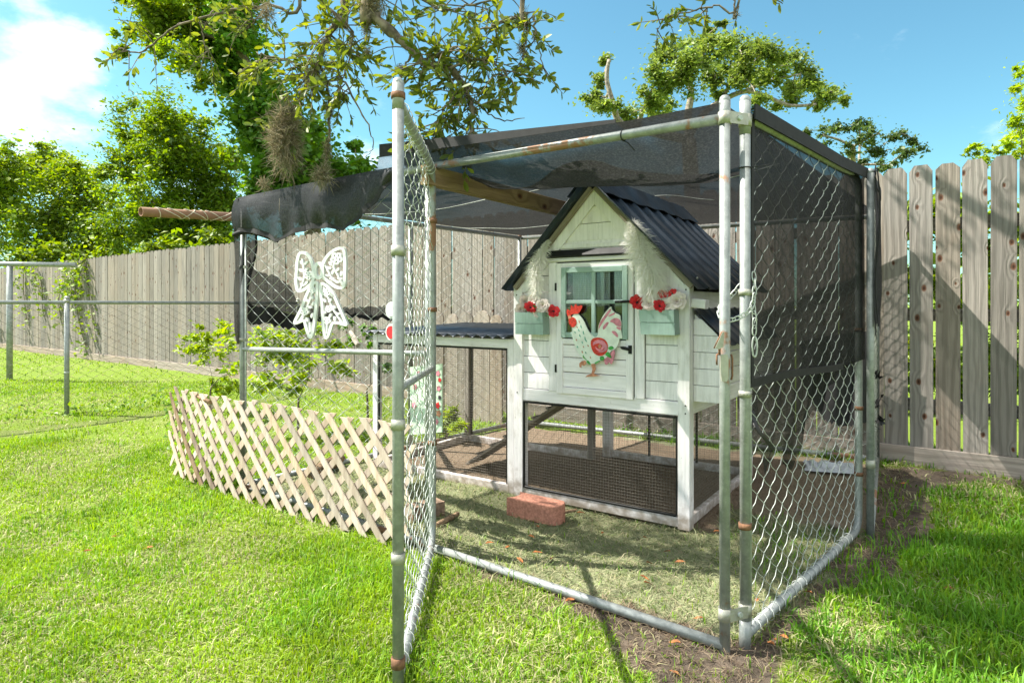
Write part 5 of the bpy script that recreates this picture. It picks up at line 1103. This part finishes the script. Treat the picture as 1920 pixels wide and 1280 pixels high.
YG = [(.165, .265, .024), (.105, .20, .022), (.25, .315, .032)]; DG = [(.06, .17, .024), (.085, .20, .022), (.13, .23, .024)]; OG = [(.14, .21, .045), (.10, .165, .035), (.20, .25, .05)]; LG = [(.26, .38, .014), (.17, .30, .014), (.32, .40, .02)]
def tree(name, label, cat, base, Z, blobs, leaf, per, pal, seed, group=None, trunk=.22, dz=1.0, bark='bark', clump=.20, elong=.55, fork=None, flat=1.0, limbs=None):
    """blobs: (x, y, r) in photograph pixels, stood at depth Z with a crown that is as deep as it is wide"""
    r = np.random.default_rng(seed); R = random.Random(seed); root = thing(name, base, label, cat, group)
    V = []; T = []; CC = []; n0 = 0; m = MB(); px = [b[0] for b in blobs]; cx = sum(px) / len(px)
    fork = fork if fork is not None else base.lerp(D(cx, sum(b[1] for b in blobs) / len(blobs), Z), .45)
    limb(m, [base - UP * .3, base.lerp(fork, .5) + Vector((R.uniform(-.1, .1), 0, 0)) * trunk * 4, fork], trunk, trunk * .62, 9)
    todo = [(D(x, y, Z + R.uniform(-dz, dz)), rp) for (x, y, rp) in blobs]; nodes = [(fork, trunk * .55)]
    for l in (limbs or []):                                        # limbs one can see
        pts = [D(x, y, Z) for x, y in l]; path = smooth_path(pts, 4); k0 = min(nodes, key=lambda n: (n[0] - pts[0]).length); r0 = k0[1] * .8
        limb(m, pts, r0, r0 * .35, 7); nodes += [(p, r0 * (1 - .6 * i / len(path))) for i, p in enumerate(path)]
    while todo:                                                    # every clump grows from the nearest wood
        bi, ni = min(((i, j) for i in range(len(todo)) for j in range(len(nodes))), key=lambda ij: (todo[ij[0]][0] - nodes[ij[1]][0]).length)
        (c, rp), (f0, fr) = todo.pop(bi), nodes[ni]; rad = rp * Z / F; r0 = max(fr * .72, trunk * .06)
        mid = f0.lerp(c, .5) + Vector((R.uniform(-.2, .2), R.uniform(-.2, .2), R.uniform(-.05, .25))) * rad; limb(m, [f0, mid, c], r0, r0 * .6, 6); nodes += [(mid, r0 * .8), (c, r0 * .6)]
        nc = max(4, int(11 * (rp / 45) ** 1.3)); tone = R.uniform(.85, 1.15)
        for k in range(nc):
            dv = r.normal(0, 1, 3); dv /= np.linalg.norm(dv); q = np.array(c) + dv * rad * r.uniform(.15, .95) ** .6 * np.array([1, 1, flat]); cr = rad * R.uniform(.26, .56)
            if k % 2 == 0: limb(m, [c, c.lerp(Vector(q), .6) + Vector((0, 0, R.uniform(-.1, .15) * rad)), Vector(q)], r0 * .4, r0 * .12, 4, 3)
            nl = int(per * R.uniform(.6, 1.4) * (.55 + .45 * rp / 40)); P = q + r.normal(0, .55, (nl, 3)) * (r.gamma(4, .25, nl) ** .8)[:, None] * cr * np.array([1.15, 1.15, .8])
            v, t, cc = leaf_np(P, leaf * r.gamma(9, 1 / 9, nl), r, pal, elong, .35, np.full(nl, tone * R.uniform(.82, 1.18))); V.append(v); T.append(t + n0); CC.append(cc); n0 += len(v)
    m.build('trunk', M[bark], root); cr = link('crown', mesh_np('crown', np.concatenate(V), [np.concatenate(T)], M['leaf'], False, np.concatenate(CC)), root); tag(cr, kind='stuff'); return root
def onground(x, Z): p = D(x, HY, Z); return Vector((p.x, p.y, 0))
tree('broadleaf_tree', 'yellow green tree at the far left behind the board fence', 'tree', onground(60, 19), 19, [(15, 300, 42), (65, 320, 48), (95, 290, 32), (140, 330, 40), (20, 385, 58), (90, 400, 62), (165, 395, 50), (-40, 340, 60), (-30, 440, 70), (60, 470, 55), (140, 465, 50), (0, 520, 45), (190, 430, 50), (120, 350, 50), (40, 340, 45), (100, 440, 50), (200, 470, 40)], .105, 235, YG, 101, trunk=.20)
tree('broadleaf_tree', 'bushy bright green tree left of the tall tree behind the fence', 'tree', onground(300, 16.5), 16.5, [(250, 235, 42), (300, 215, 45), (350, 235, 48), (240, 300, 38), (290, 300, 55), (350, 310, 55), (225, 350, 45), (285, 380, 55), (350, 385, 55), (405, 345, 45), (410, 410, 40), (230, 430, 48), (300, 450, 50), (370, 455, 45), (425, 440, 30), (320, 270, 50), (380, 280, 45), (260, 400, 45), (320, 420, 45), (390, 430, 40), (430, 380, 40), (440, 300, 35)], .092, 235, YG + [(.09, .19, .02)], 102, trunk=.18)
tree('vine_covered_tree', 'tall leaning tree wrapped in dark green vine behind the kennel', 'tree', onground(610, 13.5), 13.5, [(420, 70, 55), (455, 120, 55), (470, 170, 58), (500, 215, 58), (480, 260, 45), (535, 265, 58), (560, 310, 58), (600, 330, 55), (640, 330, 40), (590, 270, 40), (520, 320, 45), (440, 40, 45), (620, 370, 50), (560, 370, 50), (675, 325, 26), (500, 360, 40), (665, 275, 10)], .098, 250, DG, 103, trunk=.24, fork=D(560, 290, 13.5), elong=.75)
tree('broadleaf_tree', 'bright crown reaching in at the upper left above the clouds', 'tree', onground(585, 13.4), 13.0, [(240, 60, 26), (225, 95, 16), (275, 40, 38), (320, 60, 42), (365, 40, 42), (400, 90, 34), (340, 110, 34), (300, 20, 40), (250, 10, 30), (380, 140, 26), (350, 5, 40), (300, 95, 26), (420, 10, 40), (270, -40, 50), (360, -60, 60), (470, -40, 50), (330, 30, 40), (380, 90, 34)], .082, 220, YG, 104, trunk=.16, fork=D(475, 130, 13.3), limbs=[[(475, 130), (440, 90), (400, 70), (340, 60), (290, 60)]])
tree('live_oak', 'spreading live oak with pale limbs seen above the net roof', 'tree', onground(1300, 17), 17, [(1105, 178, 20), (1130, 150, 24), (1140, 115, 20), (1150, 195, 24), (1165, 220, 22), (1215, 190, 30), (1235, 150, 34), (1262, 110, 34), (1300, 95, 34), (1345, 85, 34), (1390, 95, 36), (1430, 100, 34), (1290, 150, 32), (1340, 140, 30), (1395, 145, 32), (1450, 135, 36), (1490, 125, 34), (1525, 155, 32), (1560, 170, 26), (1585, 190, 14), (1480, 175, 26), (1530, 195, 20), (1240, 205, 26), (1350, 185, 18), (1420, 185, 22), (1460, 205, 18), (1330, 60, 13), (1350, 48, 9), (1310, 120, 34), (1370, 120, 34), (1420, 130, 32), (1500, 160, 28), (1260, 150, 30), (1190, 215, 24), (1120, 200, 20)], .10, 210, OG, 105, trunk=.30, bark='barkl', flat=.72, dz=2.2, fork=D(1292, 262, 17), limbs=[[(1292, 262), (1290, 215), (1296, 170), (1284, 130), (1262, 104)], [(1292, 255), (1318, 215), (1352, 190), (1395, 172), (1430, 178), (1480, 198), (1530, 196)], [(1352, 190), (1372, 150), (1392, 105)], [(1292, 262), (1230, 250), (1165, 232), (1150, 195), (1138, 150), (1142, 112)], [(1395, 172), (1450, 150), (1500, 140)]])
tree('live_oak', 'smaller dark live oak over the fence right of the net', 'tree', onground(1600, 15), 15, [(1515, 245, 14), (1545, 255, 22), (1580, 245, 20), (1612, 240, 22), (1650, 250, 24), (1690, 250, 22), (1722, 268, 20), (1600, 275, 22), (1640, 285, 22), (1690, 290, 20), (1665, 310, 18), (1610, 310, 20)], .082, 140, [(.05, .10, .035), (.07, .11, .03), (.09, .13, .03)], 106, trunk=.20, bark='barkl', flat=.75, fork=D(1600, 320, 15))
tree('young_tree', 'light green young tree cut off by the right edge above the fence', 'tree', onground(1965, 8.0), 8.0, [(1912, 135, 12), (1905, 165, 12), (1915, 195, 16), (1908, 230, 18), (1902, 265, 18), (1950, 180, 40), (1950, 240, 45), (1915, 285, 14), (2000, 150, 60)], .062, 105, LG, 107, trunk=.05, dz=.4, elong=.30)
tree('leafy_sprig', 'small light green sprig peeking over the picket tops at right', 'shrub', onground(1845, 6.0), 6.0, [(1825, 275, 12), (1820, 290, 12), (1848, 288, 14), (1868, 285, 10), (1840, 305, 16), (1880, 300, 12)], .050, 55, LG, 108, trunk=.02, dz=.12, elong=.30)
# shrubs and saplings
for i, (x, Z, lab, bl, n, pal) in enumerate((
    (560, 5.6, 'light green sapling growing inside the wire behind the bow', [(500, 630, 32), (545, 610, 36), (520, 680, 36), (580, 690, 34), (560, 645, 30), (620, 660, 26), (640, 700, 22), (490, 720, 28), (600, 620, 22), (540, 730, 26)], 46, LG),
    (395, 6.6, 'bright green bush outside the left kennel corner by the chain link', [(350, 645, 20), (375, 630, 22), (400, 615, 26), (420, 650, 28), (385, 665, 26), (430, 700, 28), (400, 720, 22), (440, 735, 20), (360, 660, 16)], 42, LG),
    (690, 5.8, 'low green weeds under the run roof', [(700, 640, 14), (720, 690, 14), (660, 640, 16), (690, 620, 12), (650, 610, 14)], 26, DG),
    (835, 5.2, 'clump of tall grass weeds behind the coop run post', [(845, 790, 18), (830, 800, 18), (860, 800, 16), (850, 775, 12)], 60, LG))):
    tree('sapling' if i == 0 else 'shrub', lab, 'shrub', onground(x, Z), Z, bl, .055 if i < 3 else .07, n, pal, 200 + i, trunk=.014, dz=.30 if i < 2 else .12, elong=.5 if i < 3 else .14)
for i, (x, Z, lab, bl) in enumerate(((0, 17.5, 'dark shrub at the far left end of the board fence', [(0, 560, 34), (-30, 600, 40), (8, 610, 26), (-20, 640, 30), (5, 645, 18)]),
    (90, 17.5, 'loose yellow green bush spilling over the far fence', [(60, 500, 30), (110, 480, 36), (150, 470, 32), (190, 475, 30), (240, 470, 32)]), (340, 14.2, 'leafy bush rising behind the middle of the far fence', [(300, 480, 34), (350, 475, 34), (400, 465, 30), (260, 490, 26)]),
    (1750, 6.6, 'sunlit bush glimpsed through the picket gaps at right', [(1700, 420, 60), (1780, 420, 60), (1860, 440, 60), (1720, 540, 60), (1800, 560, 60), (1880, 560, 60), (1700, 680, 60), (1790, 700, 60), (1890, 700, 60), (1940, 600, 60), (1990, 520, 80)]))):
    tree('shrub', lab, 'shrub', onground(x, Z), Z, bl, .13 if Z > 9 else .08, 100 if Z > 9 else 70, YG if i else DG, 220 + i, trunk=.05, dz=.4)
def vine(label, seed, strands):
    r = np.random.default_rng(seed); R = random.Random(seed); m = MB(); C = []
    p0 = ONP(strands[0][0][0], strands[0][0][1], fence_pt(0, 0, .03), FN); root = thing('vine', Vector((p0.x, p0.y, 0)), label, 'vine', 'vines on the far fence')
    for st in strands:
        path = smooth_path([ONP(x, y, fence_pt(0, 0, .035), FN) for x, y in st], 6); m.tube(path, .008, 5)
        for i, p in enumerate(path):
            for _ in range(9): C.append(np.array(p) + r.normal(0, 1, 3) * np.array([.13, .07, .13]) + np.array(FN) * .05)
    m.build('stem', M['bark'], root); v, t, c = leaf_np(np.array(C), .10, r, YG, .7); tag(link('foliage', mesh_np('foliage', v, [t], M['leaf'], False, c), root), kind='stuff')
vine('green vine trailing down the fence beside the clothesline pole', 301, [[(45, 500), (44, 540), (50, 600)], [(52, 505), (75, 520), (80, 580)]]); vine('thick green vine hanging over the fence right of the chain link post', 302, [[(150, 480), (140, 520), (148, 600), (165, 665)], [(160, 490), (165, 540), (178, 620)], [(125, 520), (110, 560), (115, 600)], [(140, 505), (130, 540), (150, 570)], [(160, 480), (150, 510), (150, 560)]])
# weeds: creeping stems at the foot of the chain link and lattice
def weeds():
    r = np.random.default_rng(77); C = []
    for (x0, y0, x1, y1, n) in ((0, 788, 125, 777, 40), (130, 778, 300, 760, 160), (300, 762, 440, 735, 220), (330, 790, 420, 770, 70), (315, 770, 330, 860, 60), (370, 840, 420, 800, 30)):
        for k in range(n): f = r.uniform(); C.append(np.array(G(x0 + (x1 - x0) * f + r.normal(0, 5), y0 + (y1 - y0) * f + r.normal(0, 3))) + np.array([0, 0, abs(r.normal(0, .07))]))
    v, t, c = leaf_np(np.array(C), .05, r, DG + LG[:1], .6); o = link('weeds', mesh_np('weeds', v, [t], M['leaf'], False, c)); tag(o, 'creeping broadleaf weeds along the chain link fence foot', 'weeds', None, 'stuff')
weeds()
# ---------------------------------------------------------------- overhanging live oak, its trunk off to the right
def overhang():
    r = np.random.default_rng(55); R = random.Random(55); tb = Vector((5.6, 1.2, 0)); root = thing('overhanging_oak', tb, 'live oak whose mossy branches hang into the top of the picture', 'tree')
    m = MB(); hub = Vector((1.0, 3.1, 4.6)); limb(m, [tb - UP * .2, Vector((5.2, 1.6, 2.0)), Vector((4.4, 2.2, 3.6)), Vector((2.6, 2.8, 4.4)), hub], .26, .13, 10); limb(m, [hub, Vector((-.3, 3.3, 4.4)), Vector((-1.6, 3.6, 4.3)), Vector((-2.8, 4.2, 4.2))], .12, .04, 8); m.build('trunk', M['bark'], root)
    B = []; leafpts = []
    def br(px, Z, r0, r1, feed=None, dens=1.0, spread=34, z2=None):
        P = [D(x, y, Z + ((z2 if z2 is not None else Z) - Z) * i / (len(px) - 1)) for i, (x, y) in enumerate(px)]
        if feed is not None: P = [feed] + P
        mm = MB(); path = smooth_path(P, 6); k = len(path); mm.tube([p + Vector((R.gauss(0, 1), R.gauss(0, 1), R.gauss(0, 1))) * .004 for p in path], [(r0 + (r1 - r0) * i / (k - 1)) * R.uniform(.85, 1.2) for i in range(k)], 7); mm.build('branch', M['bark'], root)
        if feed is not None: path = path[4:]
        return path
    def twigs(path, n, ln, nl, r0=.0035, down=.25):
        """twigs off a branch, each ending in a spray of leaves"""
        mm = MB()
        for _ in range(n):
            p = path[R.randrange(len(path))]; d = Vector((R.gauss(0, 1), R.gauss(0, .6), R.gauss(0, .7) - down)).normalized(); L = ln * R.uniform(.5, 1.2); q = p + d * L * .5 + Vector((0, 0, R.uniform(-.03, .03))); e = p + d * L - UP * L * .15; mm.tube(smooth_path([p, q, e], 3), [r0 * (1 - .1 * i) for i in range(7)], 4)
            for _ in range(int(nl * R.uniform(.7, 1.9))):
                f = R.uniform(.25, 1.05); c = p.lerp(e, f); leafpts.append((c, (d + Vector((R.gauss(0, .7), R.gauss(0, .7), R.gauss(0, .6)))).normalized()))
        tag(mm.build('twig', M['bark'], root), kind='stuff')
    b1 = br([(690, -20), (700, 28), (735, 62), (775, 95), (795, 118), (845, 130), (868, 165), (885, 205), (880, 255)], 3.0, .030, .008, Vector((-.4, 3.1, 4.3)), z2=2.9); twigs(b1[16:], 46, .24, 8)
    b2 = br([(648, -10), (632, 40), (612, 75), (600, 110), (588, 140)], 3.2, .024, .010, Vector((-.8, 3.3, 4.3))); twigs(b2, 34, .26, 9)
    b3 = br([(980, -20), (985, 25), (988, 60), (980, 110)], 2.9, .012, .004, Vector((.1, 3.0, 4.4))); twigs(b3, 14, .14, 6); b3b = br([(1000, 30), (1005, 60), (1010, 90), (1018, 128)], 2.9, .006, .002); twigs(b3b, 9, .12, 6); br([(987, 28), (950, 38), (920, 50), (880, 58)], 2.9, .008, .003); 
    b4 = br([(600, 110), (615, 170), (618, 230), (612, 290), (604, 330)], 3.2, .008, .004); b5 = br([(775, 95), (760, 120), (755, 145), (745, 150)], 3.0, .006, .003)
    b6 = br([(560, -20), (500, 10), (420, 22), (330, 50), (270, 95), (222, 90)], 3.6, .012, .003, Vector((-1.6, 3.6, 4.3))); twigs(b6, 26, .20, 6)
    b7 = br([(845, 130), (900, 110), (930, 120), (955, 150)], 2.9, .007, .003); twigs(b7, 26, .20, 8); b8 = br([(868, 165), (840, 195), (820, 230), (812, 260)], 2.9, .006, .002); twigs(b8, 22, .18, 8); b9 = br([(795, 118), (850, 90), (900, 90), (930, 70)], 2.9, .006, .003); twigs(b9, 24, .2, 8)
    b10 = br([(1390, -20), (1340, 10), (1300, 20), (1250, 35), (1232, 55)], 3.2, .006, .002, Vector((1.1, 3.2, 4.0))); twigs(b10, 18, .13, 7); b11 = br([(1376, -10), (1378, 20), (1376, 36)], 3.2, .005, .003); b12 = br([(1440, -20), (1468, 8)], 3.2, .004, .002); twigs(b12, 4, .08, 5)
    b13 = br([(700, 0), (760, -10), (840, 20), (880, 10), (960, -10)], 3.0, .008, .004); twigs(b13, 36, .24, 8); b14 = br([(590, 140), (560, 120), (520, 110), (480, 100)], 3.3, .007, .003); twigs(b14, 26, .24, 8); b15 = br([(588, 140), (560, 180), (545, 215)], 3.25, .010, .006); twigs(b15, 14, .22, 8); b16 = br([(600, 110), (640, 150), (675, 205), (700, 262), (693, 290)], 3.1, .006, .0018); twigs(b16[:10], 16, .16, 7)
    b17 = br([(880, 250), (885, 275), (900, 270)], 2.9, .005, .002); br([(868, 165), (900, 200), (945, 228), (985, 222)], 2.9, .005, .0015); b18 = br([(620, 20), (660, 60), (655, 110), (640, 150)], 3.1, .006, .003); twigs(b18, 18, .18, 8); b19 = br([(400, 20), (380, 60), (395, 110)], 3.6, .005, .002); twigs(b19, 10, .18, 6); b20 = br([(500, 10), (470, 50), (440, 70)], 3.6, .005, .002); twigs(b20, 12, .2, 6)
    mq = MB()
    # crown above the frame, whose shade dapples the yard
    limb(mq, [hub, Vector((1.0, 4.0, 4.6)), Vector((1.0, 4.8, 4.4))], .09, .03, 7); limb(mq, [Vector((-1.6, 3.6, 4.3)), Vector((-2.2, 3.1, 4.4)), Vector((-2.8, 2.8, 4.4))], .05, .02, 7); mq.build('branch', M['bark'], root)
    for (x, y, z, n) in ((.7, 4.5, 4.15, 22), (1.1, 5.0, 4.2, 22), (1.5, 4.6, 4.3, 18), (-2.6, 2.9, 4.35, 16), (-2.9, 2.4, 4.4, 12), (-.3, 3.3, 4.2, 26), (-1.4, 3.6, 4.15, 24), (.5, 3.1, 4.3, 20), (-2.4, 4.1, 4.1, 16), (1.4, 3.0, 4.4, 18), (2.6, 2.8, 4.4, 24), (3.6, 2.6, 4.2, 22)): twigs([Vector((x + R.uniform(-.4, .4), y + R.uniform(-.5, .5), z + R.uniform(-.2, .35))) for _ in range(14)], n, .34, 11)
    C = np.array([tuple(c) for c, d in leafpts]); Dv = np.array([tuple(d) for c, d in leafpts]); n = len(C); s = .050 * r.uniform(.55, 1.25, n)[:, None]; nr = r.normal(0, 1, (n, 3)); nr[:, 2] += .9; t = np.cross(Dv, nr); t /= np.linalg.norm(t, axis=1, keepdims=True) + 1e-9; nn = np.cross(t, Dv)
    v = np.stack([C, C + Dv * s * .35 + t * s * .17 + nn * s * .05, C + Dv * s * .72 + t * s * .18 + nn * s * .05, C + Dv * s, C + Dv * s * .72 - t * s * .18 + nn * s * .05, C + Dv * s * .35 - t * s * .17 + nn * s * .05, C + Dv * s * .5 - nn * s * .02], 1).reshape(-1, 3); k = np.arange(n)[:, None] * 7
    tr = np.concatenate([k + np.array([[a, b, 6]]) for a, b in ((0, 1), (1, 2), (2, 3), (3, 4), (4, 5), (5, 0))]); pal = np.array([(.145, .20, .028), (.09, .14, .026), (.22, .25, .03)]); c = (r.dirichlet([.8] * 3, n) @ pal) * r.uniform(.75, 1.25, (n, 1))
    tag(link('foliage', mesh_np('foliage', v, [tr], M['leaf'], True, np.repeat(c, 7, 0)), root), kind='stuff')
    # ball moss
    def moss(label, x, y, rx, ry, Z, n):
        c = np.array(D(x, y, Z)); k = Z / F; core = c + r.normal(0, 1, (n, 3)) * np.array([rx * .26, rx * .26, ry * .36]) * k; d = core - c; d[:, 2] *= rx / ry; d += r.normal(0, .75, (n, 3)) * rx * k; d /= np.linalg.norm(d, axis=1, keepdims=True); L = (rx * k * r.uniform(.3, .85, n))[:, None]
        mid = core + d * L * .5; tip = core + d * L + np.array([0, 0, -1]) * L * .12; P = np.stack([core, mid, tip], 1); sd = np.cross(d, r.normal(0, 1, (n, 3))); sd /= np.linalg.norm(sd, axis=1, keepdims=True); w = .0012; n_ = n
        v = np.stack([core - sd * w, core + sd * w, mid + sd * w * .8, mid - sd * w * .8, tip], 1).reshape(-1, 3); kk = np.arange(n)[:, None] * 5; pal = np.array([(.27, .22, .14), (.17, .14, .085), (.36, .31, .21), (.16, .16, .10)]); col = pal[r.integers(0, 4, n)] * r.uniform(.7, 1.2, (n, 1))
        o = link('ball_moss', mesh_np('ball_moss', v, [kk + np.array([[0, 1, 2, 3]]), kk + np.array([[3, 2, 4]])], M['moss'], False, np.repeat(col, 5, 0))); tag(o, label, 'moss', 'ball moss in the oak')
    for a in (('large shaggy tan ball moss hanging left of the gate post', 535, 258, 40, 66, 3.25, 4200), ('ball moss at the bottom of the hanging strand over the net', 604, 330, 26, 20, 3.2, 700), ('small ball moss halfway down the hanging strand', 617, 212, 14, 14, 3.2, 260), ('ball moss on the strand just above the lowest ball', 614, 282, 12, 24, 3.2, 340), ('round brown ball moss at the top left by the frame edge', 500, 22, 22, 18, 3.5, 420), ('wide brown ball moss in the fork at the top', 697, 14, 34, 20, 3.0, 800), ('brown ball moss under the top fork', 688, 58, 14, 16, 3.0, 320), ('tan ball moss where the left branch ends', 588, 140, 26, 22, 3.2, 600), ('elongated ball moss on the branch above the coop', 984, 36, 11, 24, 2.9, 380), ('grey ball moss at the tip of the branch above the coop', 978, 92, 12, 18, 2.9, 320), ('tiny ball moss on the thin branch right of the two', 1002, 70, 7, 12, 2.9, 140), ('ball moss dangling above the gate post cap', 752, 132, 14, 12, 3.0, 320), ('tiny ball moss at the top right sprig', 1379, 28, 9, 9, 3.2, 160), ('tiny green ball moss beside the top fork', 690, 96, 10, 10, 3.0, 180), ('tan ball moss at the foot of the large ball', 495, 345, 16, 14, 3.3, 260)): moss(*a)
    for i, (path) in enumerate((b1, b2, b4)):        # moss sleeves along the limbs
        P = np.array([tuple(p) for p in path]); n = 900; idx = r.integers(0, len(P), n); core = P[idx] + r.normal(0, 1, (n, 3)) * .010; d = r.normal(0, 1, (n, 3)); d /= np.linalg.norm(d, axis=1, keepdims=True); L = r.uniform(.012, .03, n)[:, None]; sd = np.cross(d, r.normal(0, 1, (n, 3))); sd /= np.linalg.norm(sd, axis=1, keepdims=True)
        v = np.stack([core - sd * .0016, core + sd * .0016, core + d * L], 1).reshape(-1, 3); pal = np.array([(.20, .18, .10), (.13, .14, .06), (.28, .25, .17)]); col = pal[r.integers(0, 3, n)]; tag(link('lichen', mesh_np('lichen', v, [np.arange(n)[:, None] * 3 + np.array([[0, 1, 2]])], M['moss'], False, np.repeat(col, 3, 0)), root), kind='stuff')
overhang()
